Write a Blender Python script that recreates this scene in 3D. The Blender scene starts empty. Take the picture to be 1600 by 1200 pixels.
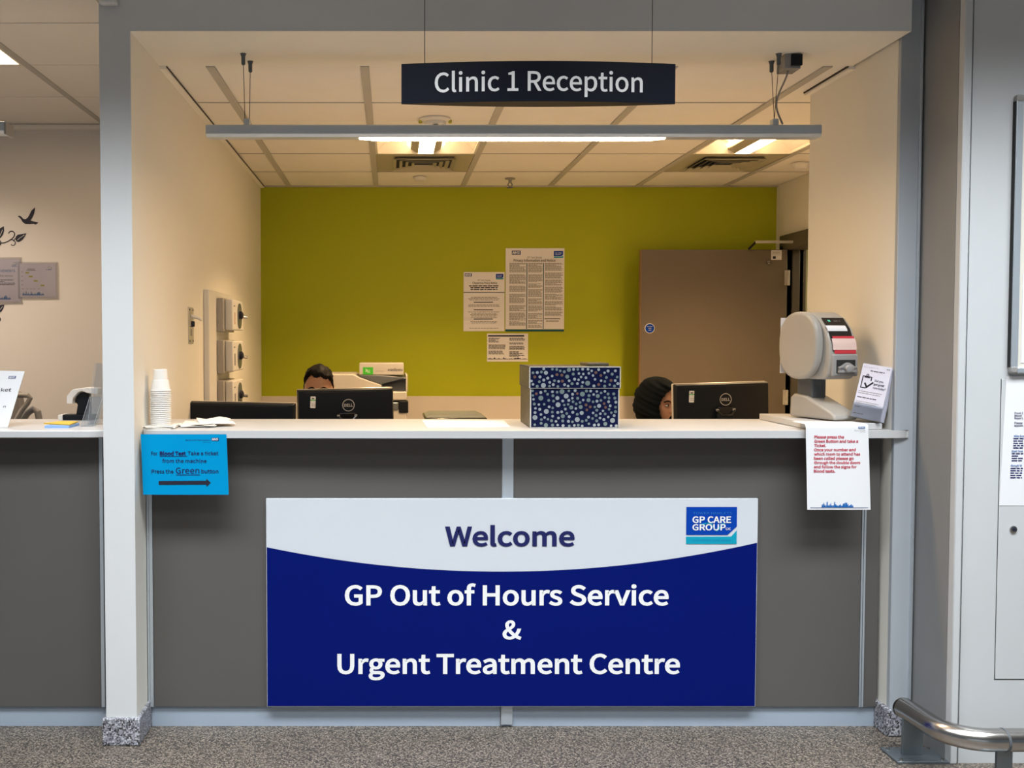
import bpy, bmesh, math, random
from mathutils import Vector, Matrix, noise
random.seed(7)
R = math.radians
PI = math.pi
scene = bpy.context.scene
C = scene.collection

# ------------------------------------------------------------ camera
EYE = 1.427
FPX = 1537.0
PITCH = R(2.1)
CX, CY = 610.0, 589.4
cam_data = bpy.data.cameras.new('camera')
cam = bpy.data.objects.new('camera', cam_data)
C.objects.link(cam)
cam_data.sensor_width = 36
cam_data.lens = FPX / 1600 * 36
cam_data.shift_x = (800 - CX) / 1600
cam_data.shift_y = (CY - 600) / 1600
cam_data.clip_start = 0.05
cam.location = (0, 0, EYE)
cam.rotation_euler = (R(90) - PITCH, 0, 0)
scene.camera = cam

# ------------------------------------------------------------ exposure and view
vs = scene.view_settings
vs.view_transform = 'Standard'
vs.look = 'None'
vs.exposure = 0.0
vs.gamma = 1.0
vs.use_curve_mapping = False
try:
    scene.cycles.use_denoising = True
except Exception:
    pass

# ------------------------------------------------------------ world and lights
world = bpy.data.worlds.new('hall_ambience')
scene.world = world
world.use_nodes = True
wb = world.node_tree.nodes['Background']
wb.inputs[0].default_value = (0.68, 0.84, 1.0, 1)
wb.inputs[1].default_value = 0.18


def area(name, loc, rot, sx, sy, power, col, spread=180):
    l = bpy.data.lights.new(name, 'AREA')
    l.shape = 'RECTANGLE'
    l.size = sx
    l.size_y = sy
    l.energy = power
    l.color = col
    l.spread = R(spread)
    o = bpy.data.objects.new(name, l)
    C.objects.link(o)
    o.location = loc
    o.rotation_euler = rot
    return o


COOL = (0.90, 0.96, 1.0)
WARM = (1.0, 0.66, 0.34)
# louvred panels in the hall ceiling: their cut-off leaves the upper wall dim
area('hall_light_a', (-0.9, 2.25, 2.93), (0, 0, 0), 2.2, 0.6, 74, COOL, 114)
area('hall_light_b', (1.9, 2.25, 2.93), (0, 0, 0), 2.2, 0.6, 74, COOL, 114)
area('hall_light_c', (0.5, 0.9, 2.93), (0, 0, 0), 4.0, 0.6, 66, COOL, 116)
area('hall_fill', (0.5, -3.6, 1.0), (R(90), 0, 0), 5.0, 1.4, 12, (0.85, 0.94, 1.0), 180)  # unseen low fill added behind the camera, no window stands there
# the light of the two recessed room lamps and of the pendant over the counter
area('room_light_a', (0.20, 5.35, 2.488), (0, 0, 0), 0.07, 0.5, 30, WARM, 118)
area('room_light_b', (2.00, 5.35, 2.488), (0, 0, 0), 0.07, 0.5, 30, WARM, 118)
area('pendant_light', (0.46, 3.745, 2.185), (0, 0, 0), 1.12, 0.03, 41, WARM, 172)
# the lamps of the two rooms out of the frame
area('bay_light', (-2.9, 4.9, 2.69), (0, 0, 0), 0.6, 0.6, 27, (1.0, 0.82, 0.66), 140)
area('bay_light_front', (-1.9, 4.2, 2.69), (0, 0, 0), 0.5, 0.5, 5, (1.0, 0.76, 0.55))
area('corridor_light', (3.6, 6.4, 2.3), (0, 0, 0), 0.5, 0.5, 16, (1.0, 0.80, 0.50))


# ------------------------------------------------------------ helpers
def ray(px, py):
    F = Vector((0, math.cos(PITCH), -math.sin(PITCH)))
    U = Vector((0, math.sin(PITCH), math.cos(PITCH)))
    return F * FPX + Vector((1, 0, 0)) * (px - CX) + U * (CY - py)


def P(px, py, Y):
    """point of the plane y = Y seen at that place of the photograph"""
    d = ray(px, py)
    t = Y / d.y
    return Vector((d.x * t, Y, EYE + d.z * t))


def PX(px, Y): return P(px, 533, Y).x
def PZ(py, Y): return P(610, py, Y).z


def s2l(c): return tuple((x / 12.92 if x <= 0.04045 else ((x + 0.055) / 1.055) ** 2.4) for x in c)
def rgb(r, g, b): return s2l((r / 255, g / 255, b / 255))


MATS = {}


def mat(name, col, rough=0.6, metal=0.0, var=0.06, scale=8.0, bump=0.0, bscale=200.0, emit=None, estr=0.0, spec=0.4, trans=0.0, coat=0.0):
    m = bpy.data.materials.new(name)
    m.use_nodes = True
    nt = m.node_tree
    b = nt.nodes['Principled BSDF']
    b.inputs['Roughness'].default_value = rough
    b.inputs['Metallic'].default_value = metal
    b.inputs['Specular IOR Level'].default_value = spec
    b.inputs['Transmission Weight'].default_value = trans
    b.inputs['Coat Weight'].default_value = coat
    tc = nt.nodes.new('ShaderNodeTexCoord')
    nz = nt.nodes.new('ShaderNodeTexNoise')
    nz.inputs['Scale'].default_value = scale
    nz.inputs['Detail'].default_value = 3
    mix = nt.nodes.new('ShaderNodeMix')
    mix.data_type = 'RGBA'
    nt.links.new(tc.outputs['Object'], nz.inputs['Vector'])
    nt.links.new(nz.outputs['Fac'], mix.inputs['Factor'])
    mix.inputs['A'].default_value = tuple(c * (1 - var) for c in col) + (1,)
    mix.inputs['B'].default_value = tuple(min(1, c * (1 + var)) for c in col) + (1,)
    nt.links.new(mix.outputs['Result'], b.inputs['Base Color'])
    if bump:
        n2 = nt.nodes.new('ShaderNodeTexNoise')
        n2.inputs['Scale'].default_value = bscale
        bp = nt.nodes.new('ShaderNodeBump')
        bp.inputs['Strength'].default_value = bump
        bp.inputs['Distance'].default_value = 0.002
        nt.links.new(tc.outputs['Object'], n2.inputs['Vector'])
        nt.links.new(n2.outputs['Fac'], bp.inputs['Height'])
        nt.links.new(bp.outputs['Normal'], b.inputs['Normal'])
    if emit:
        b.inputs['Emission Color'].default_value = emit + (1,)
        b.inputs['Emission Strength'].default_value = estr
    MATS[name] = m
    return m


def granite(name, cols, scale):
    m = bpy.data.materials.new(name)
    m.use_nodes = True
    nt = m.node_tree
    b = nt.nodes['Principled BSDF']
    b.inputs['Roughness'].default_value = 0.45
    tc = nt.nodes.new('ShaderNodeTexCoord')
    v = nt.nodes.new('ShaderNodeTexVoronoi')
    v.inputs['Scale'].default_value = scale
    sep = nt.nodes.new('ShaderNodeSeparateColor')
    r = nt.nodes.new('ShaderNodeValToRGB')
    r.color_ramp.interpolation = 'CONSTANT'
    nt.links.new(tc.outputs['Object'], v.inputs['Vector'])
    nt.links.new(v.outputs['Color'], sep.inputs['Color'])
    nt.links.new(sep.outputs['Red'], r.inputs['Fac'])
    e = r.color_ramp.elements
    while len(e) < len(cols): e.new(0.5)
    p = 0.0
    for i, (w, c) in enumerate(cols):
        e[i].position = p
        e[i].color = c + (1,)
        p += w
    nt.links.new(r.outputs['Color'], b.inputs['Base Color'])
    MATS[name] = m


def glass(name, tint, rough=0.02):
    m = bpy.data.materials.new(name)
    m.use_nodes = True
    nt = m.node_tree
    nt.nodes.clear()
    out = nt.nodes.new('ShaderNodeOutputMaterial')
    tr = nt.nodes.new('ShaderNodeBsdfTransparent')
    gl = nt.nodes.new('ShaderNodeBsdfGlossy')
    df = nt.nodes.new('ShaderNodeBsdfDiffuse')
    tr.inputs[0].default_value = tint + (1,)
    gl.inputs['Roughness'].default_value = rough
    df.inputs[0].default_value = (0.8, 0.8, 0.8, 1)
    m1 = nt.nodes.new('ShaderNodeMixShader')
    m2 = nt.nodes.new('ShaderNodeMixShader')
    fr = nt.nodes.new('ShaderNodeFresnel')
    fr.inputs[0].default_value = 1.45
    nt.links.new(fr.outputs[0], m1.inputs[0])
    nt.links.new(tr.outputs[0], m1.inputs[1])
    nt.links.new(gl.outputs[0], m1.inputs[2])
    m2.inputs[0].default_value = 0.05
    nt.links.new(m1.outputs[0], m2.inputs[1])
    nt.links.new(df.outputs[0], m2.inputs[2])
    nt.links.new(m2.outputs[0], out.inputs[0])
    MATS[name] = m


_glyph = {}
try:
    _font = bpy.data.fonts.load(bpy.utils.system_resource('DATAFILES', path='fonts') + '/Noto Sans CJK Regular.woff2')
except Exception:
    _font = None


def _outline(body, res):
    cu = bpy.data.curves.new('t', 'FONT')
    cu.body = body
    cu.size = 1.0
    if _font: cu.font = _font
    cu.resolution_u = res
    o = bpy.data.objects.new('t', cu)
    C.objects.link(o)
    bpy.context.view_layer.update()
    me = bpy.data.meshes.new_from_object(o.evaluated_get(bpy.context.evaluated_depsgraph_get()))
    r = [tuple(v.co) for v in me.vertices], [tuple(p.vertices) for p in me.polygons]
    bpy.data.objects.remove(o)
    bpy.data.curves.remove(cu)
    bpy.data.meshes.remove(me)
    return r


def glyphs(body, bold):
    """flat lettering with cap height CAP; bold widens every stroke by that much on each side"""
    k = (body, bold)
    if k in _glyph: return _glyph[k]
    if not _glyph:
        _glyph['unit'] = CAP / max(v[1] for v in _outline('H', 2)[0])
    u = _glyph['unit']
    vs_, fs_ = _outline(body, 4 if len(body) < 24 and bold else 2)
    vs_ = [(x * u, y * u, 0.0) for x, y, z in vs_]
    if bold and vs_:
        cnt = {}
        for f in fs_:
            for i in range(len(f)):
                e = (f[i], f[(i + 1) % len(f)])
                kk = (min(e), max(e))
                cnt.setdefault(kk, []).append(e)
        nxt = {es[0][0]: es[0][1] for es in cnt.values() if len(es) == 1}
        seen = set()
        for s in list(nxt):
            if s in seen: continue
            loop = []
            while s in nxt and s not in seen:
                seen.add(s)
                loop.append(s)
                s = nxt[s]
            n = len(loop)
            if n < 3: continue
            base = len(vs_)
            for i in range(n):
                p0, p1, p2 = (Vector(vs_[loop[q % n]][:2]) for q in (i - 1, i, i + 1))
                d1, d2 = (p1 - p0), (p2 - p1)
                d1 = d1.normalized() if d1.length > 1e-9 else d2.normalized()
                d2 = d2.normalized() if d2.length > 1e-9 else d1
                n1, n2 = Vector((-d1.y, d1.x)), Vector((-d2.y, d2.x))
                m = n1 + n2
                if m.length < .2: m = n1.copy()
                m.normalize()
                L = bold / max(.5, m.dot(n1))
                vs_.append((p1.x + m.x * L, p1.y + m.y * L, 1.0))
                vs_.append((p1.x - m.x * L, p1.y - m.y * L, 1.0))
            for i in range(n):
                q = (i + 1) % n
                fs_.append((base + 2 * i, base + 2 * i + 1, base + 2 * q + 1, base + 2 * q))
    _glyph[k] = (vs_, fs_)
    return _glyph[k]


CAP = 0.729


class MB:
    def __init__(s):
        s.bm = bmesh.new()
        s.mats = []
        s.M = Matrix.Identity(4)
        s.secs = []
        s.lay = s.bm.faces.layers.int.new('sec')

    def sec(s, name):
        """what follows becomes a part of its own with this name"""
        s.secs.append(name)
        return s

    def mi(s, m):
        if m not in s.mats: s.mats.append(m)
        return s.mats.index(m)

    def v(s, p): return s.bm.verts.new(s.M @ Vector(p))

    def f(s, vs_, m):
        try:
            fc = s.bm.faces.new(vs_)
            fc.material_index = s.mi(m)
            fc[s.lay] = len(s.secs)
            return fc
        except ValueError:
            return None

    def box(s, x0, x1, y0, y1, z0, z1, m):
        c = [s.v((x, y, z)) for z in (z0, z1) for y in (y0, y1) for x in (x0, x1)]
        for q in ((0, 2, 3, 1), (4, 5, 7, 6), (0, 1, 5, 4), (2, 6, 7, 3), (0, 4, 6, 2), (1, 3, 7, 5)):
            s.f([c[i] for i in q], m)
        return s

    def prism(s, pts, vec, m, m_cap=None):
        a = [s.v(p) for p in pts]
        b = [s.v(Vector(p) + Vector(vec)) for p in pts]
        n = len(a)
        s.f(a[::-1], m_cap or m)
        s.f(b, m_cap or m)
        for i in range(n):
            s.f([a[i], a[(i + 1) % n], b[(i + 1) % n], b[i]], m)
        return s

    def poly(s, pts, m):
        s.f([s.v(p) for p in pts], m)
        return s

    def lathe(s, prof, c, m, seg=24, axis='Z', close=False):
        rings = []
        for r, h in prof:
            ring = []
            for i in range(seg):
                a = 2 * PI * i / seg
                if axis == 'Z': p = (c[0] + r * math.cos(a), c[1] + r * math.sin(a), c[2] + h)
                elif axis == 'Y': p = (c[0] + r * math.cos(a), c[1] + h, c[2] + r * math.sin(a))
                else: p = (c[0] + h, c[1] + r * math.cos(a), c[2] + r * math.sin(a))
                ring.append(s.v(p))
            rings.append(ring)
        n = len(rings)
        for k in range(n if close else n - 1):
            A, B = rings[k], rings[(k + 1) % n]
            for i in range(seg):
                s.f([A[i], A[(i + 1) % seg], B[(i + 1) % seg], B[i]], m)
        if not close:
            s.f(rings[0][::-1], m)
            s.f(rings[-1], m)
        return s

    def tube(s, pts, r, m, seg=10, cap=True):
        pts = [Vector(p) for p in pts]
        rings = []
        prev = None
        for i, p in enumerate(pts):
            t = (pts[min(i + 1, len(pts) - 1)] - pts[max(i - 1, 0)]).normalized()
            if prev is None:
                n = t.orthogonal().normalized()
            else:
                n = (prev - t * prev.dot(t)).normalized()
            prev = n
            b = t.cross(n)
            rr = r[i] if isinstance(r, (list, tuple)) else r
            rings.append([s.v(p + (n * math.cos(2 * PI * k / seg) + b * math.sin(2 * PI * k / seg)) * rr) for k in range(seg)])
        for A, B in zip(rings, rings[1:]):
            for i in range(seg):
                s.f([A[i], A[(i + 1) % seg], B[(i + 1) % seg], B[i]], m)
        if cap:
            s.f(rings[0][::-1], m)
            s.f(rings[-1], m)
        return s

    def grid(s, fn, nu, nv, m, closed_u=False, skip=None):
        g = [[s.v(fn(i / (nu if closed_u else nu - 1), j / (nv - 1))) for i in range(nu)] for j in range(nv)]
        for j in range(nv - 1):
            for i in range(nu if closed_u else nu - 1):
                i2 = (i + 1) % nu
                if skip and skip(i, j): continue
                s.f([g[j][i], g[j][i2], g[j + 1][i2], g[j + 1][i]], m)
        return s

    def disc(s, x, z, r, y, m, seg=12, y1=None):
        """disc in an XZ plane"""
        s.f([s.v((x + r * math.cos(2 * PI * i / seg), y, z + r * math.sin(2 * PI * i / seg))) for i in range(seg)], m)

    def rect(s, x0, x1, z0, z1, y, m):
        s.f([s.v(p) for p in ((x0, y, z0), (x1, y, z0), (x1, y, z1), (x0, y, z1))], m)

    def ring(s, x, z, r0, r1, y, m, seg=32):
        a = [s.v((x + r0 * math.cos(2 * PI * i / seg), y, z + r0 * math.sin(2 * PI * i / seg))) for i in range(seg)]
        b = [s.v((x + r1 * math.cos(2 * PI * i / seg), y, z + r1 * math.sin(2 * PI * i / seg))) for i in range(seg)]
        for i in range(seg): s.f([a[i], b[i], b[(i + 1) % seg], a[(i + 1) % seg]], m)

    def text(s, body, x0, x1, z, cap, y, m, bold=0.0, align='fit', shear=0.0):
        """lettering in an XZ plane facing -Y; z is the baseline"""
        vs_, fs_ = glyphs(body, bold)
        if not vs_: return s
        mn = min(v[0] for v in vs_)
        mx = max(v[0] for v in vs_)
        k = cap / CAP
        w = (mx - mn)
        if align == 'fit':
            kx = (x1 - x0) / w
            ox = x0
        else:
            kx = k
            ox = x0 if align == 'l' else (x1 - w * k if align == 'r' else (x0 + x1) / 2 - w * k / 2)
        vv = [s.v((ox + (v[0] - mn) * kx + v[1] * k * shear, y - .00025 * v[2], z + v[1] * k)) for v in vs_]
        for f_ in fs_: s.f([vv[i] for i in f_], m)
        return s

    def para(s, x0, x1, z1, z0, pitch, th, y, m, center=False, seed=1):
        """a block of small print, line by line"""
        rr = random.Random(seed)
        z = z1
        while z - th > z0:
            L = rr.choice((1, 1, .97, .95, .9, .62))
            if center:
                L = rr.uniform(.75, 1)
                a, b = (x0 + x1) / 2 - (x1 - x0) * L / 2, (x0 + x1) / 2 + (x1 - x0) * L / 2
            else:
                a, b = x0, x0 + (x1 - x0) * L
            x = a
            while x < b:
                w = rr.uniform(2.2, 6) * th
                s.rect(x, min(x + w, b), z - th, z, y, m)
                x += w + th * 0.7
            z -= pitch
        return s

    def build(s, name, parent=None, loc=None, bevel=0.0, seg=2, local=False, smooth=True, angle=32, merge=False):
        if s.secs:
            out = None
            for k in range(len(s.secs) + 1):
                q = MB()
                q.bm.free()
                q.bm = s.bm.copy()
                q.mats = s.mats
                lay = q.bm.faces.layers.int['sec']
                bmesh.ops.delete(q.bm, geom=[f_ for f_ in q.bm.faces if f_[lay] != k], context='FACES')
                if not len(q.bm.faces):
                    q.bm.free()
                    continue
                out = q.build(s.secs[k - 1] if k else name, parent, loc, bevel, seg, local, smooth, angle)
            s.bm.free()
            return out
        if merge: bmesh.ops.remove_doubles(s.bm, verts=s.bm.verts, dist=1e-5)
        org = Vector(loc) if loc else (Vector((0, 0, 0)))
        if parent is not None and not local: org = WORG[parent.name]
        if parent is not None and local: org = Vector((0, 0, 0))
        if org.length: bmesh.ops.translate(s.bm, verts=s.bm.verts, vec=-org)
        bmesh.ops.recalc_face_normals(s.bm, faces=s.bm.faces)
        s.bm.normal_update()
        if smooth:
            for e in s.bm.edges:
                if len(e.link_faces) == 2:
                    e.smooth = e.calc_face_angle(0) < R(angle)
                else:
                    e.smooth = False
            for f_ in s.bm.faces: f_.smooth = True
        me = bpy.data.meshes.new(name)
        s.bm.to_mesh(me)
        s.bm.free()
        for m in s.mats: me.materials.append(MATS[m])
        o = bpy.data.objects.new(name, me)
        C.objects.link(o)
        if parent is not None:
            o.parent = parent
        elif loc:
            o.location = loc
        WORG[o.name] = org
        if bevel:
            b = o.modifiers.new('bevel', 'BEVEL')
            b.width = bevel
            b.segments = seg
            b.limit_method = 'ANGLE'
            b.angle_limit = R(40)
        return o


WORG = {}


def tag(o, label=None, cat=None, group=None, kind=None):
    if label: o['label'] = label
    if cat: o['category'] = cat
    if group: o['group'] = group
    if kind: o['kind'] = kind
    return o


def thing(name, label, cat, loc=(0, 0, 0), rot=(0, 0, 0), group=None):
    o = bpy.data.objects.new(name, None)
    o.empty_display_size = 0.05
    C.objects.link(o)
    o.location = loc
    o.rotation_euler = rot
    WORG[o.name] = Vector(loc)
    return tag(o, label, cat, group)


def struct(name, mb, **k):
    return tag(mb.build(name, **k), kind='structure')


# ------------------------------------------------------------ materials
mat('paint', (0.66, 0.665, 0.665), 0.55, var=0.03, scale=2, bump=0.12, bscale=500)
mat('cream_paint', (0.82, 0.79, 0.72), 0.6, var=0.03, scale=1.5, bump=0.1, bscale=500)
mat('bay_paint', (0.68, 0.66, 0.64), 0.6, var=0.03, scale=1.5)
mat('green_paint', (0.39, 0.425, 0.001), 0.6, var=0.04, scale=1.5, bump=0.1, bscale=400)
mat('dado', (0.62, 0.57, 0.52), 0.5, var=0.03)
mat('tile', (0.82, 0.79, 0.74), 0.9, var=0.03, bump=0.3, bscale=250)
mat('tbar', (0.46, 0.44, 0.40), 0.6)
mat('tile_gap_shade', (0.05, 0.045, 0.04), 0.9)  # dark colour standing for the shade in the ceiling gaps
mat('counter_panel', (0.110, 0.102, 0.095), 0.5, var=0.05, scale=3, spec=0.2)
mat('counter_dark', (0.03, 0.03, 0.035), 0.5)
mat('worktop', (0.57, 0.57, 0.575), 0.3, var=0.03)
mat('plinth_paint', (0.36, 0.42, 0.50), 0.4, var=0.04)
mat('aluminium', (0.55, 0.60, 0.65), 0.38, metal=0.55, var=0.04)
mat('steel', (0.50, 0.48, 0.46), 0.22, metal=1.0, var=0.08, scale=3)
mat('steel_plate', (0.22, 0.25, 0.27), 0.4, metal=0.8, var=0.08, scale=3)
mat('side_grey', (0.25, 0.25, 0.25), 0.4, var=0.04)
mat('post_grey', (0.42, 0.45, 0.49), 0.4, var=0.04)
mat('locker', (0.56, 0.57, 0.58), 0.4, var=0.03)
mat('dark_gap', (0.02, 0.02, 0.02), 0.8)
mat('sign_black', (0.006, 0.008, 0.016), 0.45, spec=0.15)
mat('sign_white', (0.64, 0.67, 0.72), 0.35, var=0.02)
mat('letter_white', (0.88, 0.88, 0.88), 0.5, var=0.01)
mat('sign_blue', (0.0008, 0.007, 0.135), 0.5, var=0.03, spec=0.08)
mat('navy_text', (0.008, 0.012, 0.10), 0.5)
mat('logo_blue', (0.002, 0.05, 0.38), 0.5, spec=0.1)
mat('logo_teal', (0.0, 0.33, 0.48), 0.4)
mat('logo_pale', (0.02, 0.16, 0.50), 0.4)
mat('paper_cyan', (0.0, 0.28, 0.58), 0.7, spec=0.05, var=0.03)
mat('paper_white', (0.80, 0.80, 0.82), 0.6, var=0.02)
mat('paper_cream', (0.80, 0.78, 0.80), 0.6, var=0.02)
mat('ink', (0.012, 0.013, 0.03), 0.6)
mat('ink_grey', (0.25, 0.24, 0.24), 0.7)
mat('ink_red', (0.55, 0.03, 0.07), 0.6)
mat('ink_blue', (0.0, 0.12, 0.42), 0.6)
mat('nhs_blue', (0.01, 0.04, 0.20), 0.5)
mat('teal', (0.0, 0.08, 0.09), 0.5)
mat('yellow_mark', (0.45, 0.42, 0.05), 0.6)
mat('door_brown', (0.150, 0.120, 0.090), 0.5, var=0.06, scale=3)
mat('door_edge', (0.32, 0.18, 0.08), 0.5)
mat('frame_brown', (0.10, 0.085, 0.065), 0.5)
mat('corridor_paint', (0.70, 0.68, 0.42), 0.6)
mat('black_plastic', (0.006, 0.008, 0.012), 0.42, spec=0.22, var=0.1)
mat('black_gloss', (0.006, 0.006, 0.007), 0.2)
mat('screen_glass', (0.004, 0.004, 0.006), 0.15)
mat('silver_plastic', (0.55, 0.52, 0.48), 0.3, metal=0.3)
mat('grey_plastic', (0.30, 0.29, 0.28), 0.38, var=0.04)
mat('grey_light', (0.36, 0.34, 0.31), 0.35, var=0.04)
mat('grey_dark', (0.10, 0.11, 0.12), 0.35)
mat('white_plastic', (0.72, 0.70, 0.67), 0.4, var=0.02)
mat('cup_white', (0.85, 0.84, 0.82), 0.45, var=0.01)
mat('napkin', (0.78, 0.75, 0.70), 0.8, var=0.05, bump=0.5, bscale=120)
mat('box_navy', (0.003, 0.006, 0.040), 0.4, var=0.2, scale=20, spec=0.15)
mat('foil_silver', (0.62, 0.66, 0.66), 0.28, metal=0.85)
mat('foil_green', (0.32, 0.40, 0.38), 0.3, metal=0.8)
mat('foil_copper', (0.30, 0.16, 0.12), 0.3, metal=0.8)
mat('worn_edge', (0.55, 0.52, 0.48), 0.8, var=0.4, scale=90)
mat('brown_sheen', (0.09, 0.078, 0.05), 0.45, var=0.6, scale=60)  # brownish gold reflection put into the colour of box side and lid
mat('green_print', (0.05, 0.42, 0.03), 0.5)
mat('sticker_red', (0.55, 0.03, 0.05), 0.35)
mat('sticker_pink', (0.75, 0.55, 0.50), 0.25)
mat('led_green', (0.1, 0.6, 0.4), 0.4)
mat('skin_tan', (0.36, 0.19, 0.115), 0.5, var=0.08, scale=15)
mat('skin_fair', (0.50, 0.27, 0.18), 0.5, var=0.06, scale=15)
mat('hair_black', (0.004, 0.0035, 0.0035), 0.6, var=0.4, scale=60, bump=0.8, bscale=180, spec=0.12)
mat('scarf_black', (0.004, 0.006, 0.008), 0.9, spec=0.06, var=0.2, bump=0.2, bscale=300)
mat('shirt_dark', (0.03, 0.04, 0.07), 0.8)
mat('trouser_dark', (0.02, 0.02, 0.025), 0.8)
mat('eye_white', (0.65, 0.62, 0.60), 0.2)
mat('eye_dark', (0.02, 0.012, 0.008), 0.15)
mat('copier_white', (0.47, 0.44, 0.41), 0.45)
mat('lid_grey', (0.10, 0.11, 0.11), 0.4)
mat('desk_top', (0.55, 0.50, 0.44), 0.4)
mat('chair_fabric', (0.10, 0.11, 0.12), 0.8)
mat('board_face', (0.72, 0.68, 0.60), 0.4, var=0.02)
mat('bulb_warm', (0.9, 0.9, 0.9), 0.5, emit=(1.0, 0.74, 0.46), estr=20)
mat('bulb_wing', (0.9, 0.9, 0.9), 0.5, emit=(1.0, 0.66, 0.34), estr=18)
mat('bulb_line', (0.9, 0.9, 0.9), 0.5, emit=(1.0, 0.76, 0.50), estr=40)
mat('reflector', (0.80, 0.76, 0.68), 0.35, var=0.01)
mat('vent_plate', (0.40, 0.37, 0.26), 0.5)
mat('leaflet_paper', (0.68, 0.68, 0.80), 0.5)
mat('note_yellow', (0.75, 0.48, 0.06), 0.6)
mat('note_blue', (0.25, 0.42, 0.75), 0.6)
glass('acrylic', (0.93, 0.95, 0.97))
glass('laminate', (0.97, 0.97, 0.99), 0.1)
granite('floor_stone', [(0.30, rgb(76, 69, 63)), (0.25, rgb(116, 107, 97)), (0.20, rgb(50, 46, 43)), (0.15, rgb(142, 130, 117)), (0.10, rgb(96, 86, 77))], 230)
granite('base_stone', [(0.35, rgb(150, 150, 158)), (0.25, rgb(105, 104, 110)), (0.2, rgb(190, 190, 196)), (0.2, rgb(60, 58, 60))], 210)

# ------------------------------------------------------------ the setting
YC = 3.43            # front of beam and left column
YT = 3.50            # front edge of the worktop
YP = 3.585           # counter panels
YB = 6.83            # green wall
ZC = EYE + 1.067     # room ceiling
XL = -0.896          # inner face of the left partition
XR = 1.805           # inner face of the right pier
XRR = 2.666          # right wall of the room
ZT = 1.108           # top of the worktop
ZBC = 2.71           # ceiling of the left bay

mb = MB(); mb.box(-6, 7, -5, 9.2, -0.1, 0, 'floor_stone'); struct('floor', mb)
mb = MB(); mb.box(XL, XRR, 4.02, YB, 0, .004, 'dado'); struct('floor_bounce', mb)  # unseen pale layer added over the stone floor to bounce light upwards
mb = MB(); mb.box(-6, 7, -5, YC, 2.95, 3.05, 'tile'); struct('ceiling', mb)
mb = MB(); mb.box(-1.004, XL, YC, YB, 0, 2.95, 'paint')
# the room side of the partition is cream
for f_ in mb.bm.faces:
    if f_.normal.x > .5 or abs(f_.calc_center_median().x - XL) < 1e-4: f_.material_index = mb.mi('cream_paint')
struct('wall_left', mb)
mb = MB(); mb.box(XL - .12, XRR + .1, YB, YB + .12, 0, 2.95, 'green_paint'); struct('wall_back', mb)
mb = MB(); mb.box(-6, -1.004, 5.9, 6.0, 0, 2.95, 'bay_paint'); struct('wall_bay', mb)
mb = MB(); mb.box(-6, -5.9, YC + .1, 5.9, 0, 2.95, 'bay_paint'); struct('wall_bay_side', mb)
mb = MB(); mb.box(XL, 1.795, YC, 3.86, ZC, 2.95, 'paint')
for f_ in mb.bm.faces:
    if abs(f_.calc_center_median().z - ZC) < 1e-4: f_.material_index = mb.mi('cream_paint')
struct('wall_front_beam', mb)
mb = MB(); mb.box(-6, -1.004, YC, 3.6, 2.80, 2.95, 'paint'); struct('wall_bay_beam', mb)
# right pier with its grey metal end post
mb = MB(); mb.box(XR, 2.9, 3.535, 4.27, 0, 2.95, 'cream_paint'); struct('wall_pier', mb)
# right wall of the room with its doorway
dY0, dY1, dZ = 5.70, 6.66, 2.07
mb = MB()
mb.box(XRR, XRR + .12, 4.27, dY0, 0, 2.95, 'cream_paint')
mb.box(XRR, XRR + .12, dY1, YB, 0, 2.95, 'cream_paint')
mb.box(XRR, XRR + .12, dY0, dY1, dZ, 2.95, 'cream_paint')
struct('wall_right', mb)
mb = MB()
mb.box(XRR + .12, 4.6, 8.1, 8.2, 0, 2.5, 'corridor_paint')
mb.box(4.5, 4.6, 4.3, 8.1, 0, 2.5, 'corridor_paint')
mb.box(XRR + .12, 4.6, 4.27, 4.37, 0, 2.5, 'corridor_paint')
struct('wall_corridor', mb)
mb = MB(); mb.box(XRR, 4.6, 4.27, 8.2, 2.5, 2.6, 'tile'); struct('ceiling_corridor', mb)
mb = MB()
mb.box(XL + .0, XRR, YB - .02, YB, 0, PZ(619, YB), 'dado'); struct('trim_1', mb, bevel=.003)

# room ceiling: tiles laid in a grid of tee bars
xs = [XL, -.70, -.10, .50, 1.10, 1.70, 2.30, XRR]
ys = [3.86, 4.45, 5.05, 5.65, 6.25, YB]
mb = MB()
lightcells = {(2, 2), (5, 2)}
ventcells = {(2, 3), (5, 3)}
for i in range(7):
    for j in range(5):
        if (i, j) in lightcells: continue
        a, b, c, d = xs[i], xs[i + 1], ys[j], ys[j + 1]
        g = 0.003
        mb.box(a + .004, b - .004, c + g, d - g, ZC + .002 + random.uniform(0, .002), ZC + .02, 'vent_plate' if (i, j) in ventcells else 'tile')
for (a, b, c, d) in ((XL, XRR, 3.86, ys[2]), (XL, XRR, ys[3], YB), (XL, xs[2], ys[2], ys[3]), (xs[3], xs[5], ys[2], ys[3]), (xs[6], XRR, ys[2], ys[3])):
    mb.box(a, b, c, d, ZC + .021, ZC + .03, 'tile_gap_shade')
mb.box(XL, XRR, 3.86, YB, ZC + .13, ZC + .16, 'tile_gap_shade')
struct('ceiling_room', mb)
mb = MB()
for x in xs[1:-1]: mb.box(x - .017, x + .017, 3.86, YB, ZC - .004, ZC + .006, 'tbar')
for y in ys[1:-1]: mb.box(XL, XRR, y - .004, y + .004, ZC - .001, ZC + .004, 'tbar')
mb.box(XL, XL + .025, 3.86, YB, ZC - .012, ZC, 'tile')
mb.box(XL + .025, XL + .028, 3.86, YB, ZC - .004, ZC + .002, 'tile_gap_shade')  # solid dark strip, painted shade of the gap along the partition
mb.box(XR - .025, XR, 3.86, 4.27, ZC - .012, ZC, 'tile')
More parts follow.
